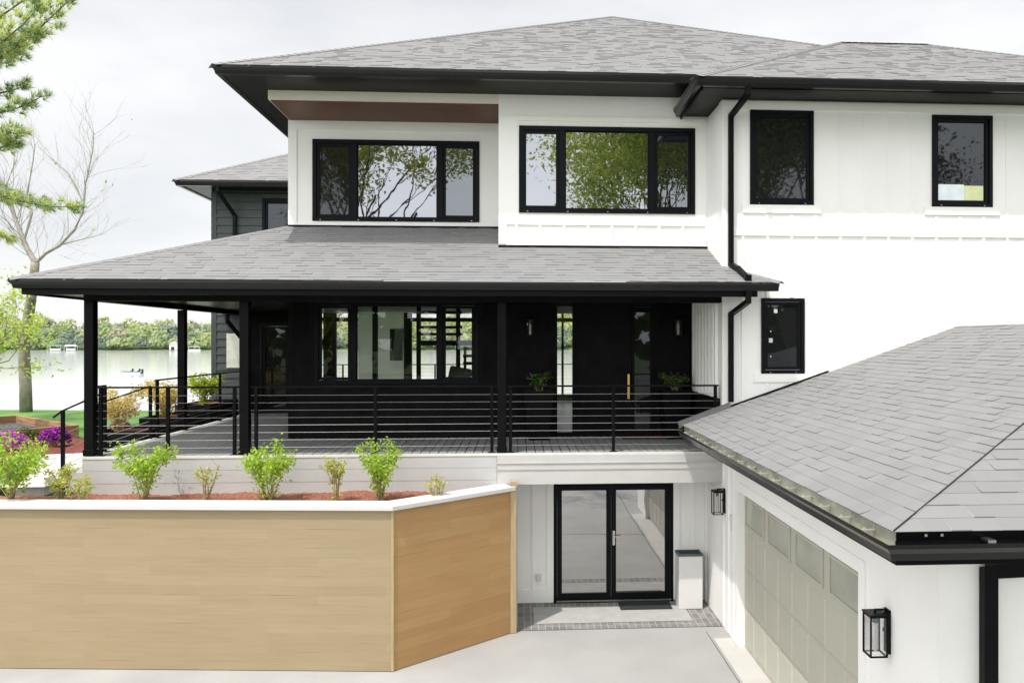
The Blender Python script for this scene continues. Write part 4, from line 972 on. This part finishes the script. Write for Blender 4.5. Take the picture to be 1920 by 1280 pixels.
shrub('low dark green shrub beside the purple azalea', -11.3, 18.5, 2.3, .45, .5, 'leaf_dark', 350, .06, 8, .0, 64)
# raised beds of timber
def raised_bed(label, cx, cy, L_, W_, rz, z0, z1, fill):
    t_ = thing('raised_bed', label, 'raised bed', (cx, cy, z0), 'timber raised beds')
    mt = Matrix.Translation((cx, cy, 0)) @ Matrix.Rotation(rz, 4, 'Z')
    def P(m_, name, mats):
        m_.v = [tuple(mt @ Vector(q)) for q in m_.v]; m_.build(name, mats, t_)
    for (a, b, c0, d0) in ((-L_ / 2, L_ / 2, -W_ / 2, -W_ / 2 + .1), (-L_ / 2, L_ / 2, W_ / 2 - .1, W_ / 2), (-L_ / 2, -L_ / 2 + .1, -W_ / 2 + .1, W_ / 2 - .1), (L_ / 2 - .1, L_ / 2, -W_ / 2 + .1, W_ / 2 - .1)):
        m_ = MB(); n_ = 3
        for k in range(n_): m_.box(a, b, c0, d0, z0 + (z1 - z0) * k / n_, z0 + (z1 - z0) * (k + 1) / n_ - .008)
        P(m_, 'board', 'timber')
    m_ = MB(); m_.box(-L_ / 2 + .1, L_ / 2 - .1, -W_ / 2 + .1, W_ / 2 - .1, z1 - .30, z1 - .22); P(m_, 'soil', fill)
raised_bed('larger timber raised bed filled with dark gravel by the lawn', -13.6, 20.1, 4.2, 3.2, R(-41), 2.15, 2.62, 'gravel_dark')
raised_bed('nearer timber raised bed behind the magenta azalea', -12.9, 17.3, 2.4, 1.6, R(-41), 2.15, 2.62, 'mulch_dark')

# ------------------------------------------------------------------ trees
def limb(mb, pts, r0, r1, n=7):
    k = len(pts); mb.tube(pts, [r0 + (r1 - r0) * i / (k - 1) for i in range(k)], n)
def branch(mb, p, d, L_, r, depth, rnd, tips, spread=.55, up=.15, nmin=2):
    pts = [p]; dd = Vector(d).normalized(); n = 4
    for i in range(n):
        dd = (dd + Vector((rnd.gauss(0, .13), rnd.gauss(0, .13), rnd.gauss(0, .1) + up * .3))).normalized(); pts.append(pts[-1] + dd * (L_ / n))
    limb(mb, pts, r, r * .55, 6 if depth > 2 else (4 if depth > 0 else 3))
    tips.append((pts[2], pts[-1], depth))
    if depth == 0: return
    for i in range(rnd.randint(nmin, nmin + 1)):
        k = rnd.randint(2, n); q = pts[k]
        s = Vector((rnd.gauss(0, 1), rnd.gauss(0, 1), rnd.gauss(0, .6))).normalized()
        nd = (dd + s * spread + Vector((0, 0, up))).normalized()
        branch(mb, q, nd, L_ * rnd.uniform(.62, .82), r * .5, depth - 1, rnd, tips, spread, up, nmin)
def p28(u, v, dy=0): return Vector(at(u, v, 28 + dy))
rnd = random.Random(21)
bt = thing('bare_tree', 'tall grey barked tree with thin bare branches on the lawn by the lake', 'tree', at(50, 770, 28))
tm = MB(); limb(tm, [p28(49, 774), p28(48, 730), p28(46, 680), p28(45, 640), p28(54, 590), p28(60, 550), p28(64, 515), p28(66, 492)], .205, .135, 10)
tm.build('trunk', 'bark_grey', bt, smooth=True)
bm_ = MB(); tips = []
def guided(pts, r0, r1, depth, L_=1.5, spread=.6):
    limb(bm_, pts, r0, r1, 6)
    for i in range(1, len(pts)):
        for k in range(4):
            q = pts[i - 1].lerp(pts[i], rnd.uniform(.3, 1)); d = (pts[i] - pts[i - 1]).normalized() + Vector((rnd.gauss(0, .6), rnd.gauss(0, .6), rnd.gauss(0, .4) + .2))
            branch(bm_, q, d, L_ * rnd.uniform(.6, 1.1), r1 * .55, depth, rnd, tips, spread, .2)
guided([p28(66, 494), p28(85, 475), p28(112, 460), p28(140, 430), p28(155, 400), p28(158, 370), p28(160, 345), p28(168, 310), p28(174, 280), p28(176, 250)], .062, .014, 2, 1.2)
guided([p28(156, 380), p28(140, 345), p28(128, 325), p28(100, 300), p28(82, 285)], .03, .01, 2, .9)
guided([p28(66, 492), p28(50, 465), p28(40, 440), p28(28, 410), p28(18, 370), p28(0, 335), p28(-25, 300)], .10, .03, 2, 1.4)
guided([p28(45, 450), p28(60, 400), p28(50, 370), p28(62, 300), p28(66, 270)], .045, .012, 2, 1.0)
guided([p28(110, 460), p28(140, 452), p28(170, 445), p28(195, 438)], .025, .008, 1, .9)
bm_.build('branch', 'bark_pale', bt)
lf = MB()
for (a, b, dp) in tips:
    if rnd.random() < .05: leaf_quad(lf, b, .16, rnd)
for i in range(150): p = p28(rnd.uniform(20, 75), rnd.uniform(500, 640), rnd.uniform(-.6, .6)); leaf_quad(lf, p, .14, rnd)
lf.build('foliage', 'leaf_yellowgreen', bt)
# pine out of frame at left, its boughs reaching in
pn = thing('pine_tree', 'pine tree at the left edge with light green needle boughs reaching into the sky', 'pine tree', (-14.6, 19.5, 2.2))
tm = MB(); limb(tm, [Vector((-14.6, 19.5, 2.1)), Vector((-14.5, 19.5, 7)), Vector((-14.5, 19.5, 12)), Vector((-14.4, 19.4, 18))], .28, .10, 10); tm.build('trunk', 'bark_dark', pn, smooth=True)
rnd = random.Random(33)
bo, nl, nd_ = MB(), MB(), MB()
def tuft(mb, p, d, rnd, n=22, L_=.2):
    for i in range(n):
        q = (Vector(d) * .9 + Vector((rnd.gauss(0, .55), rnd.gauss(0, .55), rnd.gauss(0, .5) + .2))).normalized(); e = Vector(p) + q * L_ * rnd.uniform(.7, 1.2); s = q.orthogonal().normalized() * .008
        b0 = Vector(p) + q * .01
        mb.add([b0 - s, b0 + s, e], [(0, 1, 2)])
def bough(pts, mats, w=.5, dens=14, droop=0.0):
    limb(bo, pts, .035, .008, 5)
    for i in range(len(pts) - 1):
        a, b = pts[i], pts[i + 1]; d = (b - a).normalized(); side = d.cross(Vector((0, 0, 1))).normalized()
        n = max(2, int((b - a).length * dens))
        for k in range(int(n * 1.7)):
            f_ = rnd.random(); base = a.lerp(b, f_); g = (i + f_) / (len(pts) - 1); ww = w * (1.1 - .75 * g) * (.55 + .75 * abs(math.sin(g * 9 + len(pts) + w * 20)))
            off_ = side * rnd.uniform(-ww, ww) + Vector((0, 0, rnd.uniform(-.12, .26) * ww * 1.6 - droop * ww)) + d * rnd.uniform(0, ww * .5)
            q = base + off_; dirn = (off_ + d * .4).normalized()
            if rnd.random() < .5: bo.tube([base, base.lerp(q, .6), q], [.010, .007, .003], 3)
            for j in range(3):
                tuft(mats if rnd.random() < .7 else (nl if mats is nd_ else nd_), q + Vector((rnd.gauss(0, .06), rnd.gauss(0, .06), rnd.gauss(0, .05))), dirn, rnd)
def p20(u, v, dy=0): return Vector(at(u, v, 19.5 + dy))
o = lambda z: Vector((-14.45, 19.5, z))
bough([o(10.6), p20(-30, 130), p20(20, 95), p20(75, 52), p20(118, 12), p20(140, -8)], nl, .55, 13)
bough([o(10.9), p20(-40, 60, .8), p20(10, 25, .8), p20(60, -10, .8), p20(90, -40, .8)], nl, .6, 13)
bough([o(10.0), p20(-40, 125, -.5), p20(0, 82, -.5), p20(45, 45, -.5), p20(80, 5, -.5)], nl, .5, 12)
bough([o(9.6), p20(-40, 130), p20(0, 92), p20(40, 80), p20(72, 62)], nd_, .4, 12)
bough([o(9.3), p20(-40, 120, .4), p20(0, 110, .4), p20(22, 102, .4), p20(34, 94, .4)], nd_, .35, 10)
bough([o(8.6), p20(-40, 215), p20(0, 212), p20(35, 202), p20(62, 190), p20(80, 180)], nd_, .33, 11)
bough([o(8.8), p20(-40, 178, .4), p20(0, 175, .4), p20(30, 168, .4), p20(56, 158, .4)], nd_, .26, 9)
bough([o(8.1), p20(-50, 270, -.3), p20(-10, 258, -.3), p20(18, 250, -.3), p20(42, 250, -.3)], nl, .42, 16)
bough([o(7.8), p20(-50, 285, .3), p20(-10, 282, .3), p20(18, 272, .3), p20(40, 268, .3)], nl, .36, 14)
bough([o(6.9), p20(-50, 350), p20(0, 368), p20(50, 380), p20(100, 388), p20(150, 388)], nl, .5, 9, .1)
bough([o(7.0), p20(-50, 360, .5), p20(-10, 362, .5), p20(30, 372, .5), p20(90, 380, .5)], nl, .55, 8, .1)
bough([o(6.4), p20(-50, 440), p20(-15, 438), p20(5, 442), p20(15, 448)], nl, .3, 10)
bo.build('branch', 'bark_dark', pn); nl.build('foliage', 'needle_light', pn); nd_.build('foliage', 'needle_dark', pn, label='darker blue green needles')
# small leafy tree at the left edge
def leaf_tree(name, label, x, y, z, h, crown_c, crown_r, leaf, nleaf, size, seed, trunk_r=.2, cat='tree', group=None, bark='bark_dark', depth=4, gap=.5, lean=(0, 0), mix=None):
    rnd = random.Random(seed); t_ = thing(name, label, cat, (x, y, z), group); tb, lf, tips = MB(), MB(), []
    c = Vector(crown_c); top = Vector((x + lean[0], y + lean[1], z + (c.z - z) * .55))
    limb(tb, [Vector((x, y, z - .1)), Vector((x, y, z)).lerp(top, .5) + Vector((rnd.uniform(-.15, .15), 0, 0)), top], trunk_r, trunk_r * .6, 9)
    tb.build('trunk', bark, t_, smooth=True); br = MB()
    for i in range(7):
        a = 6.283 * i / 7 + rnd.uniform(-.3, .3); d = Vector((math.cos(a) * crown_r[0], math.sin(a) * crown_r[1], crown_r[2] * rnd.uniform(-.1, 1.1)))
        tgt = c + d * rnd.uniform(.45, .75); v_ = tgt - top; branch(br, top, v_, v_.length * .75, trunk_r * .35, depth, rnd, tips, .6, .1)
    br.build('branch', bark, t_)
    tips = [q for q in tips if q[2] <= 2]
    for i in range(nleaf):
        a_, b_2, dp = rnd.choice(tips); p = a_.lerp(b_2, rnd.uniform(.2, 1.15)) + Vector((rnd.gauss(0, 1), rnd.gauss(0, 1), rnd.gauss(0, 1))) * gap
        leaf_quad(lf, p, size, rnd, flat=.8)
    lf.build('crown', leaf, t_)
    return t_
leaf_tree('lakeside_tree', 'small leafy tree at the left edge in front of the lake', at(-45, 760, 25)[0], 25, 2.2, 4, at(-20, 640, 25), (1.4, 1.0, 1.3), 'leaf_tree', 1500, .13, 71, .07, depth=3, gap=.12)
shrub('bright lime branch tips at the left edge below the pine', at(2, 0, 23)[0] - .3, 23, 3.0, 2.4, 1.2, 'leaf_lime', 420, .12, 7, .45, 72, name='sapling', cat='sapling')
# trees behind the viewpoint, seen mirrored in the upper windows
leaf_tree('maple_tree', 'spring maple across the driveway mirrored in the middle upper window', 8.6, -9.5, 0, 15, (8.2, -9.5, 11.2), (4.8, 4.0, 5.4), 'leaf_tree', 56000, .21, 81, .30, depth=4, gap=.55)
leaf_tree('oak_tree', 'open crowned young oak mirrored in the left upper window', -8.6, -7.5, 0, 15, (-7.4, -7.5, 11.2), (4.6, 3.4, 4.4), 'leaf_olive', 26000, .20, 82, .26, depth=4, gap=.24)
leaf_tree('shade_tree', 'dense dark tree mirrored in the right wing windows', 14.0, -10.0, 0, 17, (13.5, -10, 11.0), (6, 4.5, 6.0), 'leaf_dark', 32000, .24, 83, .35, depth=4, gap=.5)
rnd = random.Random(46); fm = MB()
def crown(x, y, z, rx_, rz_, mi, n=46):
    for i in range(n):
        a = rnd.random() * 6.283; e = math.acos(rnd.uniform(-.35, 1)); rr = rnd.uniform(.75, 1.05)
        nrm = Vector((math.cos(a) * math.sin(e), math.sin(a) * math.sin(e), math.cos(e))); p = Vector((x + nrm.x * rx_ * rr, y + nrm.y * rx_ * rr, z + nrm.z * rz_ * rr))
        n2 = (nrm + Vector((rnd.gauss(0, .5), rnd.gauss(0, .5), rnd.gauss(0, .5)))).normalized(); a1 = n2.orthogonal().normalized(); b1 = n2.cross(a1); s = rx_ * rnd.uniform(.12, .30)
        k = rnd.random() * 1.5; ca, sa = math.cos(k), math.sin(k); a2 = a1 * ca + b1 * sa; b2 = b1 * ca - a1 * sa
        fm.add([p - a2 * s, p - b2 * s * .8, p + a2 * s, p + b2 * s * .8], [(0, 1, 2, 3)], mi)
for i in range(46): crown(-70 + 140 * (i + rnd.random()) / 46, rnd.uniform(-48, -36), rnd.uniform(2, 6), rnd.uniform(3, 5), rnd.uniform(4, 6), rnd.choice((0, 1, 1)), 60)
tag(fm.build('roadside_woods', ['leaf_olive', 'leaf_dark']), 'band of woods across the road behind the viewpoint', 'woods', kind='stuff')
# boulders and red shrub at the edge of the drive, mirrored in the french doors
for k, (x, y, s_) in enumerate(((-.6, 2.6, .42), (.35, 2.4, .36), (1.2, 2.7, .46))):
    bm2 = bmesh.new(); bmesh.ops.create_icosphere(bm2, subdivisions=3, radius=1); rn = random.Random(90 + k)
    ph = [rn.uniform(0, 6) for _ in range(6)]
    for v in bm2.verts:
        q = v.co.copy(); f_ = 1 + .14 * math.sin(q.x * 3 + ph[0]) + .12 * math.sin(q.y * 4 + ph[1]) + .1 * math.sin(q.z * 5 + ph[2]) + .05 * math.sin(q.x * 9 + ph[3]); v.co = Vector((q.x * 1.3, q.y, q.z * .6)) * f_ * s_
    me = bpy.data.meshes.new('boulder'); bm2.to_mesh(me); bm2.free(); me.materials.append(M['boulder'])
    for pl_ in me.polygons: pl_.use_smooth = True
    ob = bpy.data.objects.new('boulder', me); col.objects.link(ob); ob.location = (x, y, s_ * .3)
    tag(ob, ['dark boulder left of two others mirrored in the french doors', 'smallest dark boulder mirrored in the french doors', 'largest dark boulder mirrored in the french doors'][k], 'boulder', 'boulders')

# ------------------------------------------------------------------ small things
tb_ = thing('trash_bin', 'white square trash bin with a dark open top beside the french doors', 'trash bin', (3.03, 13.42, 0))
m_ = MB(); m_.box(2.825, 3.245, 13.3, 13.6, .018, .94); m_.build('body', 'bin_white', tb_, bevel=.008)
m_ = MB(); x0, x1, y0, y1 = 2.815, 3.255, 13.29, 13.61
m_.box(x0, x1, y0, y0 + .03, .941, .975); m_.box(x0, x1, y1 - .03, y1, .941, .975); m_.box(x0, x0 + .03, y0 + .03, y1 - .03, .941, .975); m_.box(x1 - .03, x1, y0 + .03, y1 - .03, .941, .975); m_.build('rim', 'rubber_green', tb_)
m_ = MB(); m_.box(x0 + .03, x1 - .03, y0 + .03, y1 - .03, .942, .955); m_.build('opening', 'interior_dark', tb_)
m_ = MB(); m_.box(1.80, 2.72, 13.32, 13.745, .017, .029); tag(m_.build('doormat', 'mat_black', bevel=.004), 'black doormat in front of the french doors', 'doormat')
a = at(1163, 0, 14.6)[0]; m_ = MB(); m_.box(a, a + .95, 14.25, 14.72, ZD + .001, ZD + .016); tag(m_.build('doormat', 'mat_maroon', bevel=.004), 'maroon doormat on the porch before the front door', 'doormat')
for (x, lab, sd) in ((.40, 'left of the front door', 101), (2.98, 'right of the front door', 102)):
    t_ = thing('porch_planter', 'tall black porch planter ' + lab, 'planter', (x, 14.42, ZD), 'black porch planters')
    m_ = MB(); a_, b_3 = .19, .27
    m_.add([(x - a_, 14.42 - a_, ZD + .002), (x + a_, 14.42 - a_, ZD + .002), (x + a_, 14.42 + a_, ZD + .002), (x - a_, 14.42 + a_, ZD + .002), (x - b_3, 14.42 - b_3, ZD + .92), (x + b_3, 14.42 - b_3, ZD + .92), (x + b_3, 14.42 + b_3, ZD + .92), (x - b_3, 14.42 + b_3, ZD + .92)], [(0, 3, 2, 1), (0, 1, 5, 4), (1, 2, 6, 5), (2, 3, 7, 6), (3, 0, 4, 7)])
    m_.build('pot', 'black_metal', t_)
    m_ = MB(); m_.box(x - .24, x + .24, 14.18, 14.66, ZD + .84, ZD + .87); m_.build('soil', 'mulch_dark', t_)
    shrub('dark leafy potted plant ' + lab, x, 14.42, ZD + .86, .42, .6, 'leaf_dark', 260, .09, 9, .1, sd, 'potted porch plants', name='potted_plant', cat='potted plant')

# ------------------------------------------------------------------ far shore: woods, boats, boathouse
rnd = random.Random(44); fm = MB()
for row, (y, hh, n) in enumerate(((712, 6, 105), (725, 9, 95), (745, 10, 90), (775, 11, 85), (810, 12, 80))):
    for i in range(n):
        x = -640 + 860 * (i + rnd.random()) / n; z = far_z(x, y); h = hh * rnd.uniform(1.0, 1.8); r_ = rnd.uniform(5, 9)
        dark = math.sin(x * .03 + row) > .55 or (-345 < x < -290)
        mi = (2 if rnd.random() < .75 else 1) if (row < 1 or (row < 3 and dark)) else rnd.choice((0, 0, 1, 0, 3))
        crown(x, y + rnd.uniform(-6, 6), z + h * .55, r_, h * .6, mi, 130)
tag(fm.build('far_woods', ['far_lime', 'far_green', 'far_dark', 'far_tan']), 'spring green woods on the far shore of the lake', 'woods', kind='stuff')
def fp(u, d): q = at(u, 640, d); return q[0], d
bo_ = thing('motorboat', 'small pale motorboat crossing the lake', 'motorboat', (-98.7, 203, -3.5))
m_ = MB(); L_ = 5.2; secs = []
for k in range(9):
    f_ = k / 8; w = .95 * (1 - max(0, (.45 - f_) / .45) ** 2.2) + .02; secs.append((f_ * L_ - L_ / 2, w, .5 + .35 * (1 - f_) ** 2))
vs_ = []
for (x, w, hh) in secs: vs_ += [(x, -w, hh), (x, -w * .75, 0.02), (x, w * .75, 0.02), (x, w, hh), (x, w * .8, hh - .08), (x, -w * .8, hh - .08)]
fs_ = []
for k in range(8):
    for j in range(6): fs_.append((k * 6 + j, k * 6 + (j + 1) % 6, k * 6 + 6 + (j + 1) % 6, k * 6 + 6 + j))
fs_ += [tuple(range(6)), tuple(48 + j for j in reversed(range(6)))]
m_.add([(-98.7 + x, 203 + y, -3.48 + z) for (x, y, z) in vs_], fs_); m_.build('hull', 'boat_teal', bo_, fixn=True)
m_ = MB(); m_.box(-98.7 - 2.0, -98.7 + 2.6, 202.02, 202.06, -3.46, -3.26); m_.build('stripe', 'boat_white', bo_)
m_ = MB(); m_.box(-96.15, -95.8, 202.8, 203.2, -3.5, -2.6); m_.box(-96.25, -95.75, 202.75, 203.25, -2.75, -2.4); m_.build('outboard_motor', 'interior_dark', bo_, bevel=.05)
for x in (-98.6, -96.9): m_ = MB(); m_.box(x - .25, x + .25, 202.6, 203.4, -3.2, -2.75); m_.box(x + .18, x + .28, 202.6, 203.4, -2.75, -2.25); m_.build('seat', 'interior_dark', bo_, bevel=.04)
for (u, w, lab, g) in ((133, 5, 'white canopy boat lift on the far shore left of the porch corner', 'boat_white'), (104, 6, 'green canopy boat lift on the far shore', 'green_canopy')):
    x, y = fp(u, 690); t_ = thing('boat_lift', lab, 'boat lift', (x, y, -3.5), 'far shore boat lifts')
    m_ = MB(); m_.add([(x - w, y - 2, .6), (x + w, y - 2, .6), (x + w, y + 2, .6), (x - w, y + 2, .6), (x - w * .9, y, 1.6), (x + w * .9, y, 1.6)], [(0, 1, 5, 4), (1, 2, 5), (2, 3, 4, 5), (3, 0, 4), (3, 2, 1, 0)]); m_.build('canopy', g, t_)
    m_ = MB()
    for a in (-w * .9, w * .9):
        for b in (-1.8, 1.8): m_.box(x + a - .1, x + a + .1, y + b - .1, y + b + .1, -3.5, .6)
    m_.build('frame', 'galv', t_)
    m_ = MB(); m_.box(x - w * .7, x + w * .7, y - 1.2, y + 1.2, -3.0, -1.4); m_.build('boat', 'boat_white', t_, bevel=.3)
x, y = fp(365, 690); t_ = thing('pontoon_boat', 'white pontoon boat moored at the far shore beside the rear porch post', 'pontoon boat', (x, y, -3.5))
m_ = MB(); m_.box(x - 5, x + 5, y - 1.3, y + 1.3, -3.3, -2.2); m_.build('hull', 'boat_white', t_, bevel=.2)
m_ = MB(); m_.box(x - 4.8, x + 4.7, y - 1.3, y + 1.3, -.1, .15); m_.build('canopy', 'boat_white', t_)
m_ = MB(); [m_.box(x + q - .1, x + q + .1, y - 1.2, y - 1.0, -2.0, .1) for q in (-5, 0, 4.5)]; m_.build('canopy_post', 'galv', t_)
x, y = fp(326, 708); t_ = thing('boathouse', 'white boathouse with dark door among the trees on the far shore', 'boathouse', (x, y, -3))
m_ = MB(); m_.box(x - 4, x + 4, y, y + 6, -3.4, 2.0); m_.build('wall', 'boat_white', t_)
m_ = MB(); m_.add([(x - 4.4, y - .5, 2.0), (x + 4.4, y - .5, 2.0), (x + 4.4, y + 6.5, 2.0), (x - 4.4, y + 6.5, 2.0), (x, y - .5, 4.8), (x, y + 6.5, 4.8)], [(0, 1, 4), (1, 2, 5, 4), (2, 3, 5), (3, 0, 4, 5), (3, 2, 1, 0)]); m_.build('roof', 'foundation_grey', t_)
m_ = MB(); m_.box(x - 2.5, x + .5, y - .05, y, -3.2, 0); m_.build('door', 'interior_dark', t_)
